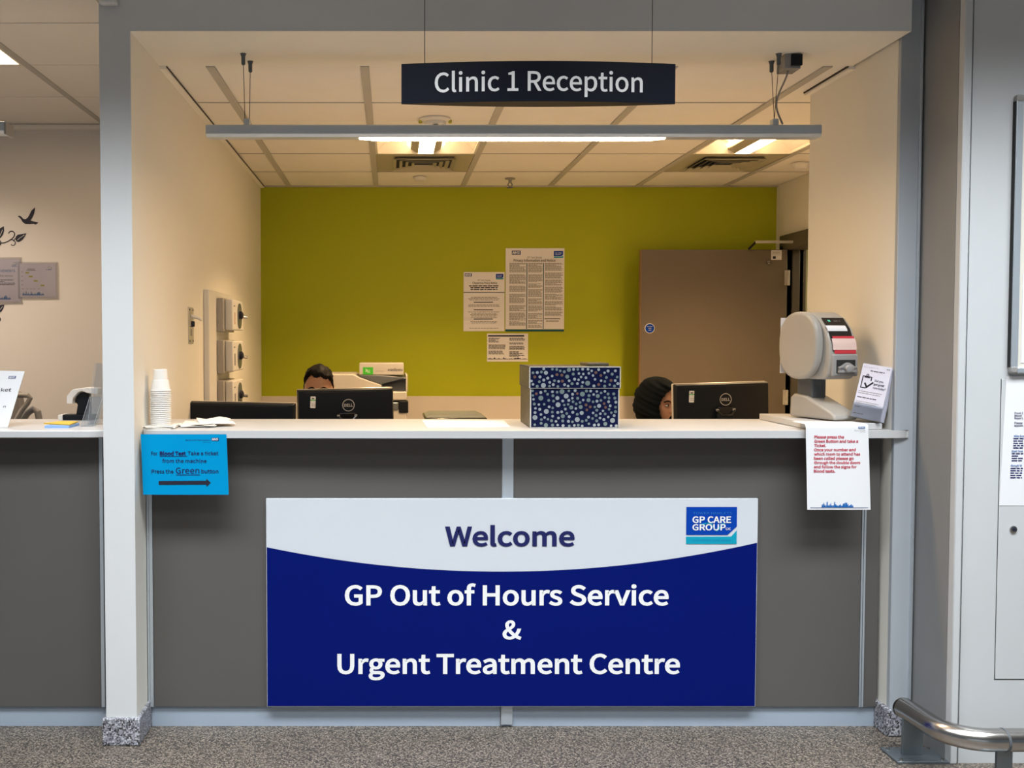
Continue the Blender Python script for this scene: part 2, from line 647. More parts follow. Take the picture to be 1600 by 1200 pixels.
mb.box(XR - .03, XR - .025, 3.86, 4.27, ZC - .004, ZC + .002, 'tile_gap_shade')  # painted gap shade along the pier
mb.box(XL, XRR, YB - .02, YB, ZC - .006, ZC + .004, 'tbar')
struct('trim_2', mb)

# bay ceiling
mb = MB()
bx = [-1.004 - .6 * k for k in range(9)]
bxo = -1.09
bx = [-1.004] + [bxo - .6 * k for k in range(8)]
by = [3.44, 4.02, 4.62, 5.22, 5.82, 5.9]
for i in range(8):
    for j in range(5):
        if (i, j) == (2, 1): continue
        mb.box(bx[i + 1] + .004, bx[i] - .004, by[j] + .004, by[j + 1] - .004, ZBC, ZBC + .02, 'tile')
mb.box(-6, -1.004, 3.6, 5.9, ZBC + .1, ZBC + .12, 'tile_gap_shade')
mb.box(-6, -1.004, 3.6, by[1], ZBC + .021, ZBC + .03, 'tile_gap_shade')
struct('ceiling_bay', mb)
mb = MB()
for x in bx[1:]: mb.box(x - .016, x + .016, 3.44, 5.9, ZBC - .004, ZBC + .004, 'tbar')
mb.box(-5.9, -1.004, 5.86, 5.9, ZBC - .03, ZBC - .004, 'tile')
struct('trim_3', mb)

# right side: end post, return wall, facing wall
mb = MB(); mb.box(XR + .0, 1.876, 3.515, 3.535, 0, 2.95, 'post_grey'); mb.box(1.871, 1.880, 3.505, 3.536, 0, 2.95, 'aluminium')
struct('trim_4', mb, bevel=.002)
mb = MB(); mb.box(1.886, 1.99, 3.30, 3.535, 0, 2.95, 'side_grey'); struct('wall_return', mb)
YF = 3.28
mb = MB(); mb.box(1.886, 1.913, YF - .012, 3.30, 0, 2.95, 'locker'); struct('trim_5', mb, bevel=.004)
mb = MB(); mb.box(1.922, 7, YF, YF + .25, 0, 2.95, 'locker'); mb.box(1.912, 1.923, YF + .012, YF + .2, 0, 2.95, 'dark_gap'); struct('wall_facing', mb)

# stone skirtings of column and pier
mb = MB(); mb.box(-1.016, -.884, YC - .012, 3.60, 0, .098, 'base_stone'); struct('baseboard_left', mb, bevel=.004)
mb = MB(); mb.box(XR - .014, 1.884, 3.50, 3.62, 0, .10, 'base_stone'); struct('baseboard_right', mb, bevel=.004)

# ------------------------------------------------------------ room door standing open
door = thing('door_1', 'brown flush door standing open against the lime green wall', None, (XRR, 6.62, 0))
door['kind'] = 'structure'
lx0, lx1, ly = PX(1001, 6.60), XRR - .012, 6.60
mb = MB(); mb.box(lx0, lx1, ly, ly + .044, .01, PZ(390, ly), 'door_brown')
mb.box(lx0 - .005, lx0, ly, ly + .044, .01, PZ(390, ly), 'door_edge'); mb.build('leaf', door, bevel=.002)
mb = MB()
for (a, b, c, d, e, g) in ((XRR - .02, XRR + .14, dY1, dY1 + .06, 0, dZ), (XRR - .02, XRR + .14, dY0 - .06, dY0, 0, dZ), (XRR - .02, XRR + .14, dY0 - .06, dY1 + .06, dZ - .03, dZ + .07)):
    mb.box(a, b, c, d, e, g, 'frame_brown')
mb.box(XRR + .04, XRR + .09, dY1 - .02, dY1, 0, dZ, 'frame_brown')
mb.build('door_frame', door, bevel=.003)
mb = MB()
p0 = P(1180, 378, 6.5)
mb.box(p0.x - .0, XRR + .02, 6.49, 6.515, p0.z - .008, p0.z + .008, 'silver_plastic')
mb.tube([(p0.x + .005, 6.50, p0.z), (p0.x - .02, 6.56, PZ(389, 6.55))], .008, 'black_plastic')
mb.box(p0.x - .10, p0.x + .12, 6.62, 6.66, PZ(389, 6.6) - .07, PZ(389, 6.6) - .01, 'grey_plastic')
mb.build('closer_arm', door, bevel=.002)
for zz in (1.80, 1.0, .3):
    mb = MB(); mb.lathe([(.009, 0), (.009, .10)], (XRR - .006, ly - .008, zz), 'silver_plastic', 12); mb.box(XRR - .03, XRR - .006, ly - .003, ly - .001, zz, zz + .10, 'silver_plastic'); mb.build('hinge', door)
mb = MB(); q = P(1015, 513, ly); mb.lathe([(.033, 0), (.033, .003)], (q.x, ly - .003, q.z), 'letter_white', 32, 'Y'); mb.lathe([(.030, 0), (.030, .001)], (q.x, ly - .0045, q.z), 'logo_blue', 32, 'Y')
for k, (t_, w) in enumerate((('Fire door', .036), ('keep', .02), ('shut', .018))): mb.text(t_, q.x - w / 2, q.x + w / 2, q.z + .009 - k * .012, .006, ly - .0052, 'letter_white', .01)
tag(mb.build('door_notice', door), 'round blue fire door sign')
mb = MB(); a_, b_ = P(1205, 391, ly), P(1221, 406, ly)
mb.box(a_.x, b_.x, ly - .003, ly - .001, b_.z, a_.z, 'paper_cream'); mb.para(a_.x + .006, b_.x - .006, a_.z - .006, b_.z + .03, .008, .003, ly - .0035, 'ink_grey', seed=4); mb.rect(a_.x + .01, a_.x + .03, b_.z + .006, b_.z + .024, ly - .0035, 'ink')
tag(mb.build('door_label', door), 'small white printed label at the top corner')
mb = MB(); q = P(1201, 410, ly); mb.lathe([(.019, 0), (.019, .003)], (q.x, ly - .003, q.z), 'frame_brown', 24, 'Y'); mb.text('FD', q.x - .008, q.x + .008, q.z + .002, .008, ly - .004, 'paper_cream'); mb.text('30', q.x - .008, q.x + .008, q.z - .011, .008, ly - .004, 'paper_cream')
mb.build('fire_rating_disc', door)
# pale door or sheet inside the corridor
mb = MB()
mb.box(XRR + .125, XRR + .14, 5.2, 6.2, .01, 1.0, 'corridor_paint')
mb.bm.clear()

# ------------------------------------------------------------ reception counter
cnt = thing('reception_counter', 'long dark grey panelled reception counter front below the white top, behind the blue welcome board', 'counter', (.4, 3.8, 0))
xa, xb = XL + .012, XR - .012
zb, zt = PZ(1104, YP), ZT - .027
xm0, xm1 = PX(785, YP), PX(804, YP)
mb = MB(); mb.box(PX(236, YP), xm0, YP, YP + .02, zb, zt, 'counter_panel'); tag(mb.build('front_panel', cnt, bevel=.001), 'left dark grey front panel')
mb = MB(); mb.box(xm1, PX(1351, YP), YP, YP + .02, zb, zt, 'counter_panel'); tag(mb.build('front_panel', cnt, bevel=.001), 'right dark grey front panel')
mb = MB(); mb.box(xm0 + .001, xm1 - .001, YP + .001, YP + .03, 0.01, zt, 'aluminium'); mb.build('centre_batten', cnt, bevel=.001)
for (p0_, p1_, m_) in ((227, 230, 'aluminium'), (230.5, 235.5, 'aluminium'), (1351.5, 1354, 'aluminium'), (1355, 1358, 'aluminium')):
    mb = MB(); mb.box(PX(p0_, YP), PX(p1_, YP), YP - .004, YP + .02, zb, zt, m_); mb.build('edge_strip', cnt)
mb = MB(); mb.box(xa, PX(226.5, YP), YP + .001, YP + .02, zb, zt, 'counter_panel'); mb.build('side_filler', cnt); mb = MB(); mb.box(PX(1358.5, YP), xb, YP + .001, YP + .02, zb, zt, 'counter_panel'); mb.build('side_filler', cnt)
mb = MB(); mb.box(xa, xb, YP + .012, YP + .03, 0, zb - .002, 'plinth_paint')
mb.box(PX(784, YP), PX(785.5, YP), YP + .011, YP + .012, 0, zb - .002, 'ink_grey')
mb.build('plinth', cnt, bevel=.001)
mb = MB(); mb.box(xa, xb, YP + .035, 3.98, .02, zt, 'counter_dark'); mb.build('carcass', cnt)


def worktop(x0, x1, rl, rr, name, label):
    pts = []
    bow = .012
    n = 10
    yb_ = 4.02
    pts += [(x0, yb_)]
    if rl:
        for i in range(n + 1):
            a = PI + (PI / 2) * i / n
            pts.append((x0 + rl + rl * math.cos(a), YT + rl * .5 + rl * .5 * math.sin(a)))
    else:
        pts.append((x0, YT))
    for i in range(1, 12):
        t = i / 12
        pts.append((x0 + (x1 - x0) * (.06 + .88 * t), YT - bow * math.sin(PI * t)))
    if rr:
        for i in range(n + 1):
            a = -PI / 2 + (PI / 2) * i / n
            pts.append((x1 - rr + rr * math.cos(a), YT + rr * .5 + rr * .5 * math.sin(a)))
    else:
        pts.append((x1, YT))
    return pts


pts = worktop(XL + .003, PX(1425, YT), .09, .05, '', '')
# notch round the pier
pts = [p for p in pts if True]
pts[-1:] = [pts[-1], (PX(1425, YT), 3.50 + .012), (XR - .003, 3.512), (XR - .003, 4.02)]
mb = MB(); mb.prism([(x, y, ZT - .027) for x, y in pts], (0, 0, .027), 'worktop')
wt = mb.build('countertop', loc=(.4, 3.75, ZT - .027), bevel=.004, seg=3)
tag(wt, 'long white countertop with rounded ends carrying the dotted box and the ticket machine', 'countertop')
pts = worktop(-4.2, -1.007, 0, .10, '', '')
pts.append((-1.007, 4.02))
mb = MB(); mb.prism([(x, y, ZT - .027) for x, y in pts], (0, 0, .027), 'worktop')
wt = mb.build('countertop', loc=(-2.5, 3.75, ZT - .027), bevel=.004, seg=3)
tag(wt, 'white countertop of the left bay, ending in a rounded corner at the column', 'countertop')
cl = thing('reception_counter', 'dark grey reception counter front of the left bay, left of the white column', 'counter', (-2.5, 3.8, 0))
mb = MB(); mb.box(-4.2, PX(152, YP), YP, YP + .02, zb, zt, 'counter_panel'); mb.build('front_panel', cl, bevel=.001)
mb = MB(); mb.box(PX(153, YP), PX(158.5, YP), YP - .004, YP + .02, zb, zt, 'aluminium'); mb.build('edge_strip', cl)
mb = MB(); mb.box(PX(159, YP), -1.007, YP + .002, YP + .02, zb, zt, 'counter_dark'); mb.build('side_filler', cl)
mb = MB(); mb.box(-4.2, -1.03, YP + .012, YP + .03, 0, zb - .002, 'plinth_paint'); mb.build('plinth', cl, bevel=.001)
mb = MB(); mb.box(-4.2, -1.03, YP + .035, 3.98, .02, zt, 'counter_dark'); mb.build('carcass', cl)


# ------------------------------------------------------------ logos
def nhs(mb, x0, x1, z0, z1, y, blue='nhs_blue', white='letter_white'):
    mb.rect(x0, x1, z0, z1, y, blue)
    w, h = x1 - x0, z1 - z0
    mb.text('NHS', x0 + w * .06, x1 - w * .14, z0 + h * .16, h * .68, y - .0006, white, .03, shear=.2)


def gp_logo(mb, x0, x1, z0, z1, y, full=True, white='letter_white'):
    w, h = x1 - x0, z1 - z0
    X = lambda u: x0 + w * u
    Z = lambda v: z1 - h * v
    mb.poly([(X(0), y, Z(0)), (X(0), y, Z(.755)), (X(.82), y, Z(.755)), (X(1), y, Z(.53)), (X(1), y, Z(0))][::-1][::-1], 'logo_blue')
    mb.poly([(X(0), y, Z(.80)), (X(0), y, Z(1)), (X(1), y, Z(1)), (X(1), y, Z(.63)), (X(.89), y, Z(.80))], 'logo_teal')
    if full:
        mb.tube([(X(.30), y - .0006, Z(.47)), (X(.42), y - .0006, Z(.44)), (X(.50), y - .0006, Z(.46)), (X(.54), y - .0006, Z(.58)), (X(.60), y - .0006, Z(.66)), (X(.66), y - .0006, Z(.60)), (X(.69), y - .0006, Z(.47)), (X(.74), y - .0006, Z(.44))], .0008, 'logo_teal', 4)
        vs_ = []
        path = [(.28, .48), (.40, .44), (.50, .46), (.545, .58), (.60, .645), (.655, .58), (.69, .47), (.75, .45)]
        for (a, b), (c, d) in zip(path, path[1:]):
            t = .018
            mb.poly([(X(a - t * .6), y - .0006, Z(b + t)), (X(c + t * .6), y - .0006, Z(d + t)), (X(c + t * .6), y - .0006, Z(d - t)), (X(a - t * .6), y - .0006, Z(b - t))], 'logo_teal')
        mb.text('TOWER HAMLETS', X(.13), X(.90), Z(.20), h * .065, y - .0006, 'logo_pale')
        mb.text('GP CARE', X(.12), X(.885), Z(.425), h * .165, y - .0008, white, .028)
        mb.text('GROUP', X(.12), X(.78), Z(.625), h * .155, y - .0008, white, .028)
        mb.text('CIC', X(.78), X(.88), Z(.62), h * .06, y - .0012, white, .02)
        mb.text('LOCAL PEOPLE  LOCAL HEALTH', X(.12), X(.89), Z(.92), h * .04, y - .0006, 'logo_pale')
    else:
        mb.text('GP CARE', X(.15), X(.85), Z(.38), h * .15, y - .0006, white, .01)
        mb.text('GROUP', X(.15), X(.75), Z(.60), h * .15, y - .0006, white, .01)


def skyline(mb, x0, x1, z0, h, y, m, seed=3):
    rr = random.Random(seed)
    n = 26
    w = (x1 - x0) / n
    prof = [.5, .8, .55, .4, .95, .35, .45, .7, .3, .35, 1, .5, .35, .3, .4, .5, .3, .55, .7, .85, .75, .55, .3, .45, .5, .35]
    for i in range(n):
        hh = h * prof[i]
        a = x0 + w * i
        mb.poly([(a, y, z0), (a + w * 1.02, y, z0), (a + w * rr.uniform(.6, 1), y, z0 + hh), (a + w * rr.uniform(0, .3), y, z0 + hh * rr.uniform(.7, 1))], m)


# ------------------------------------------------------------ welcome board
YS = YP - .016
x0, x1 = PX(414.5, YS), PX(1188, YS)
z1, z0 = PZ(779, YS), PZ(1104, YS)
wb_ = thing('welcome_board', 'large blue and white WELCOME board fixed to the front of the counter', 'sign', ((x0 + x1) / 2, YS, z0))
mb = MB(); mb.box(x0, x1, YS, YP - .004, z0, z1, 'sign_white'); mb.build('board', wb_, bevel=.0012)
yf = YS - .0008
mb = MB()
N = 60
zl, zr, zc = PZ(855, YS), PZ(848, YS), PZ(893, YS)
top = []
for i in range(N + 1):
    t = i / N
    base = zl + (zr - zl) * t
    sag = (zc - (zl + zr) / 2) * (1 - (2 * t - 1) ** 2)
    top.append((x0 + .002 + (x1 - x0 - .004) * t, yf, base + sag))
for a, b in zip(top, top[1:]):
    mb.poly([(a[0], yf, z0 + .002), (b[0], yf, z0 + .002), b, a], 'sign_blue')
mb.build('blue_field', wb_, smooth=False)
mb = MB(); y2 = yf - .0008


def ptext(mb, body, pxa, pxb, base, cap, Y, m, bold=0.0, align='fit', shear=0.0):
    k = Y / FPX
    mb.text(body, PX(pxa, Y), PX(pxb, Y), PZ(base, Y), cap * k, Y, m, bold, align, shear)


ptext(mb, 'Welcome', 696, 900, 852.5, 29, y2, 'navy_text', .03)
tag(mb.build('lettering', wb_, smooth=False), 'dark blue lettering Welcome')
mb = MB()
ptext(mb, 'GP Out of Hours Service', 538, 1049, 945, 30, y2, 'letter_white', .026)
tag(mb.build('lettering', wb_, smooth=False), 'white line GP Out of Hours Service'); mb = MB()
ptext(mb, '&', 787, 817, 998, 28, y2, 'letter_white', .026)
tag(mb.build('lettering', wb_, smooth=False), 'white ampersand'); mb = MB()
ptext(mb, 'Urgent Treatment Centre', 526, 1068, 1052, 30, y2, 'letter_white', .026)
tag(mb.build('lettering', wb_, smooth=False), 'white line Urgent Treatment Centre')
mb = MB(); gp_logo(mb, PX(1075.5, y2), PX(1155, y2), PZ(850, y2), PZ(792, y2), y2); tag(mb.build('logo', wb_, smooth=False), 'blue and teal square logo with white words')

# ------------------------------------------------------------ hanging sign
YH = 3.10
hx0, hx1 = PX(627, YH), PX(1051, YH)
hz0, hz1 = PZ(162.5, YH), PZ(100, YH)
hs = thing('hanging_sign', 'black curved hanging sign reading Clinic 1 Reception', 'sign', ((hx0 + hx1) / 2, YH, hz0))
N = 24
bul = .035
front = [(hx0 + (hx1 - hx0) * i / N, YH - bul * math.sin(PI * i / N) ** .9, hz0) for i in range(N + 1)]
back = [(hx1 - (hx1 - hx0) * i / N, YH + .004 + bul * math.sin(PI * i / N) ** .9, hz0) for i in range(N + 1)]
mb = MB(); mb.prism(front + back, (0, 0, hz1 - hz0), 'sign_black'); mb.build('sign_body', hs)
mb = MB()
vs_, fs_ = glyphs('Clinic 1 Reception', .013)
mn, mx = min(v[0] for v in vs_), max(v[0] for v in vs_)
tx0, tx1 = PX(679, YH - bul), PX(1003, YH - bul)
capk = 29 * (YH - .03) / FPX / CAP
zb_ = PZ(141.5, YH - bul)
vv = []
for v in vs_:
    x = tx0 + (v[0] - mn) / (mx - mn) * (tx1 - tx0)
    t = (x - hx0) / (hx1 - hx0)
    vv.append(mb.v((x, YH - bul * math.sin(PI * t) ** .9 - .0015 - .0002 * v[2], zb_ + v[1] * capk)))
for f_ in fs_: mb.f([vv[i] for i in f_], 'letter_white')
mb.build('lettering', hs, smooth=False)
for px in (663, 1014.5):
    x = PX(px, YH)
    mb = MB(); mb.tube([(x, YH, hz1 - .005), (x, YH, 2.955)], .0011, 'black_plastic', 8); mb.build('hanging_wire', hs)

# ------------------------------------------------------------ linear pendant lamp over the counter
YL = 3.745
lx0_, lx1_ = PX(326, YL), PX(1273, YL)
lz1, lz0 = PZ(197.5, YL), PZ(216.5, YL)
lp = thing('linear_pendant_lamp', 'long slim silver pendant lamp hanging over the counter from thin cables', 'lamp', ((lx0_ + lx1_) / 2, YL, lz0))
mb = MB()
w = .035
sec = [(-w, lz0 + .012), (-w, lz1 - .004), (-w + .006, lz1), (w - .006, lz1), (w, lz1 - .004), (w, lz0 + .012), (w - .012, lz0), (-w + .012, lz0)]
mb.prism([(lx0_, YL + a, z) for a, z in sec], (lx1_ - lx0_, 0, 0), 'aluminium'); mb.build('lamp_body', lp, bevel=.002)
mb = MB()
tz = lz0 - .006
mb.grid(lambda u, v: (PX(562, YL) + (PX(1035, YL) - PX(562, YL)) * u, YL + .018 * math.cos(PI + PI * v), lz0 + .001 - (.010 + .0 * u) * math.sin(PI * v) * min(1, 12 * min(u, 1 - u) + .3)), 40, 9, 'bulb_line')
mb.build('diffuser', lp)
for px in (388, 1205):
    for dy in (-.05, .05):
        pxx = px - 4 if dy < 0 else px + 4
        x = PX(px, YL) + (-.006 if dy < 0 else .006)
        yt = YL + dy
        mb = MB(); mb.tube([(x, yt, ZC - .03), (x, YL + dy * .3, lz1 + .02)], .0012, 'ink', 8)
        mb.build('cable', lp)
        mb = MB(); mb.lathe([(.005, -.042), (.0075, -.038), (.0075, -.012), (.010, -.004), (.012, 0)], (x, yt, ZC), 'grey_dark', 14); mb.build('cable_gripper', lp)
    mb = MB(); mb.box(PX(px, YL) - .011, PX(px, YL) + .011, YL - .018, YL + .018, lz1, lz1 + .026, 'aluminium'); mb.build('cable_bracket', lp, bevel=.003)
jb = thing('junction_box', 'black and grey junction box on the soffit above the right end of the pendant', 'junction box', (PX(1224, YL), YL - .02, ZC - .055))
xj0, xj1 = PX(1212, YL), PX(1237, YL)
mb = MB(); mb.box(xj0, xj1 - .002, YL - .05, YL + .03, ZC - .055, ZC, 'grey_plastic'); mb.build('housing', jb, bevel=.002)
mb = MB(); mb.box(xj0 + .022, xj1, YL - .062, YL - .050, ZC - .045, ZC - .004, 'black_plastic'); mb.build('cover', jb, bevel=.001)
fx = MB()
cp = []
a_ = Vector((PX(1222, YL), YL - .02, ZC - .055)); b_ = Vector((PX(1218, YL), YL, lz1 + .008))
for i in range(13):
    t = i / 12
    p = a_.lerp(b_, t)
    p.x += -.030 * math.sin(PI * t) ** 1.2 + .006 * math.sin(2 * PI * t)
    cp.append(p)
fx.tube(cp, .0035, 'grey_plastic', 8)
fx.build('flex', jb)

# ------------------------------------------------------------ room ceiling fittings
for k, (i, j) in enumerate(((2, 2), (5, 2))):
    a, b, c, d = xs[i] + .017, xs[i + 1] - .017, ys[j] + .006, ys[j + 1] - .006
    cl_ = thing('ceiling_light', ('square recessed ceiling light in the middle of the room ceiling', 'square recessed ceiling light at the right of the room ceiling')[k], 'ceiling light', ((a + b) / 2, (c + d) / 2, ZC + .001), group='recessed lights in the room ceiling')
    mb = MB()
    for q in ((a, a + .012, c, d), (b - .012, b, c, d), (a + .012, b - .012, c, c + .012), (a + .012, b - .012, d - .012, d)): mb.box(q[0], q[1], q[2], q[3], ZC - .003, ZC + .085, 'reflector')
    mb.build('frame', cl_)
    m_ = (a + b) / 2
    mb = MB()
    n = 8
    for s_ in (-1, 1):
        pr = [(m_ + s_ * (.075 + (b - a - .024 - .15) / 2 * t), ZC + .012 + .068 * math.sin(PI * (.15 + .85 * t)) ** .7) for t in [i_ / n for i_ in range(n + 1)]]
        for p_, q_ in zip(pr, pr[1:]):
            mb.poly([(p_[0], c + .012, p_[1]), (q_[0], c + .012, q_[1]), (q_[0], d - .012, q_[1]), (p_[0], d - .012, p_[1])], 'reflector')
    mb.box(a, b, c, d, ZC + .088, ZC + .095, 'reflector')
    mb.build('reflector', cl_)
    mb = MB(); mb.box(m_ - .042, m_ + .042, c + .02, d - .02, ZC - .001, ZC + .03, 'bulb_warm'); mb.build('diffuser', cl_)
    for s_ in (-1, 1):
        mb = MB(); mb.prism([(m_ + s_ * .043, c + .014, ZC - .002), (m_ + s_ * .085, c + .014, ZC + .022), (m_ + s_ * .085, c + .014, ZC + .030), (m_ + s_ * .043, c + .014, ZC + .030)], (0, d - c - .028, 0), 'vent_plate'); mb.build('baffle', cl_)
        mb = MB(); mb.tube([(m_ + s_ * .098, c + .05, ZC + .040), (m_ + s_ * .098, d - .05, ZC + .040)], .007, 'bulb_wing', 8); mb.build('tube', cl_)

for k, (i, j) in enumerate(((2, 3), (5, 3))):
    a, b, c, d = xs[i] + .13, xs[i + 1] - .13, ys[j] + .10, ys[j + 1] - .14
    vt = thing('air_diffuser', ('square slatted air diffuser in the ceiling behind the middle recessed light', 'square slatted air diffuser in the ceiling behind the right recessed light')[k], 'air vent', ((a + b) / 2, (c + d) / 2, ZC), group='air diffusers in the room ceiling')
    mb = MB(); mb.box(a, b, c, d, ZC - .0005, ZC + .0015, 'ink'); mb.build('duct_opening', vt)
    for q in range(4):
        w_ = .036 * q
        mb = MB()
        aa, bb, cc, dd = a - .012 + w_, b + .012 - w_, c - .012 + w_, d + .012 - w_
        o_ = .018
        for P4 in (((aa, cc), (bb, cc), (bb - o_, cc + o_), (aa + o_, cc + o_)), ((bb, cc), (bb, dd), (bb - o_, dd - o_), (bb - o_, cc + o_)), ((bb, dd), (aa, dd), (aa + o_, dd - o_), (bb - o_, dd - o_)), ((aa, dd), (aa, cc), (aa + o_, cc + o_), (aa + o_, dd - o_))):
            z0_, z1_ = ZC - .018, ZC - .003
            lo = [(P4[0][0], P4[0][1], z0_), (P4[1][0], P4[1][1], z0_), (P4[2][0], P4[2][1], z1_), (P4[3][0], P4[3][1], z1_)]
            mb.prism(lo, (0, 0, .002), 'vent_plate')
        mb.build('slat_ring', vt, smooth=False)

q = P(680, 190, 4.77)
sd = thing('smoke_detector', 'round white smoke detector on the ceiling tiles above the pendant lamp', 'smoke detector', (q.x, 4.77, ZC))
mb = MB(); mb.lathe([(.075, 0), (.075, -.008), (.06, -.014)], (q.x, 4.77, ZC), 'white_plastic', 28); mb.build('mounting_plate', sd)
mb = MB(); mb.lathe([(.052, -.014), (.052, -.03), (.035, -.048), (.012, -.052)], (q.x, 4.77, ZC), 'white_plastic', 28); mb.build('sensor_head', sd)
mb = MB(); mb.box(q.x - .012, q.x + .012, 4.77 - .054, 4.77 - .03, ZC - .046, ZC - .038, 'ink'); mb.build('sensor_slot', sd)
for s_ in (-1, 1):
    mb = MB(); mb.lathe([(.008, 0), (.009, -.012), (.006, -.016)], (q.x + s_ * .072, 4.765, ZC - .006), 'yellow_mark', 12); mb.build('indicator', sd)
q = P(656, 287, 6.45)
mb = MB(); mb.lathe([(.045, 0), (.045, -.006), (.03, -.022), (.0, -.024)], (q.x, 6.45, ZC), 'white_plastic', 24)
tag(mb.build('motion_sensor', loc=(q.x, 6.45, ZC)), 'small white round sensor on the ceiling just behind the middle air diffuser', 'sensor')
q = P(1256, 260, 6.0)
mb = MB(); mb.lathe([(.06, 0), (.06, -.01), (.04, -.034), (.02, -.04)], (XRR - .2, 5.95, ZC), 'white_plastic', 24)
tag(mb.build('smoke_detector', loc=(XRR - .2, 5.95, ZC)), 'white round detector on the ceiling at the far right beside the pier', 'smoke detector')
q = P(797, 288, 6.5)
sp_ = thing('sprinkler_head', 'small metal sprinkler head hanging from the ceiling near the green wall', 'sprinkler', (q.x, 6.5, ZC))
mb = MB(); mb.lathe([(.034, 0), (.034, -.006), (.012, -.010), (.010, -.03)], (q.x, 6.5, ZC), 'grey_plastic', 20); mb.build('escutcheon', sp_)
mb = MB(); mb.tube([(q.x - .008, 6.5, ZC - .028), (q.x - .015, 6.5, ZC - .042), (q.x, 6.5, ZC - .058), (q.x + .015, 6.5, ZC - .042), (q.x + .008, 6.5, ZC - .028)], .0035, 'grey_dark', 8); mb.lathe([(.02, -.058), (.02, -.062)], (q.x, 6.5, ZC), 'grey_dark', 16); mb.build('deflector', sp_)

# bay: recessed light, hanging lamp end
a, b, c, d = bx[3] + .017, bx[2] - .017, by[1] + .006, by[2] - .006
cl_ = thing('ceiling_light', 'square recessed ceiling light of the left bay at the top left corner', 'ceiling light', ((a + b) / 2, (c + d) / 2, ZBC))
mb = MB(); mb.box(a, b, c, d, ZBC + .05, ZBC + .06, 'reflector')
for q in ((a, a + .012, c, d), (b - .012, b, c, d), (a, b, c, c + .012), (a, b, d - .012, d)): mb.box(q[0], q[1], q[2], q[3], ZBC - .003, ZBC + .05, 'reflector')
mb.build('frame', cl_)
mb = MB(); mb.box(a + .013, b - .013, c + .013, d - .013, ZBC + .03, ZBC + .045, 'bulb_wing'); mb.build('diffuser', cl_)
z_ = PZ(202, 3.75)
bl = thing('linear_pendant_lamp', 'right end of a grey pendant lamp hanging in the left bay', 'lamp', (-2.2, 3.75, z_ - .02))
mb = MB()
xe = PX(17, 3.75)
mb.prism([(-3.2, 3.75 + a_, z_ + b_) for a_, b_ in ((-.035, .02), (-.029, .024), (.029, .024), (.035, .02), (.035, -.012), (.022, -.022), (-.022, -.022), (-.035, -.012))], (xe + 3.2, 0, 0), 'aluminium'); mb.build('lamp_body', bl, bevel=.002)
mb = MB(); mb.box(xe, xe + .008, 3.71, 3.79, z_ - .026, z_ + .020, 'grey_plastic'); mb.build('end_cap', bl, bevel=.002)
for x in (-2.9, -1.9):
    mb = MB(); mb.tube([(x, 3.75, z_ + .02), (x, 3.75, 2.705)], .0012, 'ink', 6); mb.build('cable', bl)
q = P(172, 4, YC)
al = thing('alarm_sensor', 'small off-white sensor box on the front of the column at the top left', 'sensor', (q.x, YC, q.z - .015))
mb = MB(); mb.box(q.x - .030, q.x + .030, YC - .035, YC, q.z - .014, q.z + .09, 'white_plastic'); mb.build('housing', al, bevel=.008, seg=3)
mb = MB(); mb.lathe([(.020, 0), (.018, -.006)], (q.x, YC - .035, q.z + .014), 'aluminium', 20, 'Y'); mb.build('lens', al)

# ------------------------------------------------------------ posters on the green wall


def pt(px, py, Y): return (PX(px, Y), PZ(py, Y))


YW = YB - .001
k_ = YW / FPX
a = pt(724, 425, YW); b = pt(788, 517.5, YW)
po = thing('poster', 'small white Chaperone Policy Notice on the green wall, left of the tall notice', 'poster', ((a[0] + b[0]) / 2, YW, b[1]), group='notices on the green wall')
mb = MB(); mb.box(a[0], b[0], YW - .003, YW, b[1], a[1], 'paper_cream'); mb.build('sheet', po)
y_ = YW - .0036
mb = MB()
mb.sec('logo')
nhs(mb, *(PX(726, y_), PX(737, y_)), PZ(432, y_), PZ(427, y_), y_)
mb.sec('logo')
gp_logo(mb, PX(774.5, y_), PX(786, y_), PZ(436.5, y_), PZ(428, y_), y_, False)
mb.sec('title')
ptext(mb, 'GP Care Group', 746, 765.5, 439, 2.6, y_, 'ink')
ptext(mb, 'Chaperone Policy Notice', 738, 776.5, 443.8, 3.2, y_, 'ink', .02)
mb.sec('small_print')
mb.para(PX(730, y_), PX(782, y_), PZ(446, y_), PZ(454, y_), 2.7 * k_, 1.5 * k_, y_, 'ink', True, 3)
mb.rect(a[0], b[0], PZ(457.6, y_), PZ(456.4, y_), y_, 'ink')
for (q0, q1, s_) in ((464, 470, 5), (476, 481, 6), (487, 496.5, 7), (502, 506, 8), (512.5, 514, 9)):
    mb.para(PX(731, y_), PX(781, y_), PZ(q0, y_), PZ(q1, y_), 2.1 * k_, 1.0 * k_, y_, 'ink_grey', True, s_)
for q in (472.2, 484, 498.5): mb.rect(PX(740, y_), PX(770, y_), PZ(q + .7, y_), PZ(q - .7, y_), y_, 'ink')
mb.build('printing', po, smooth=False)

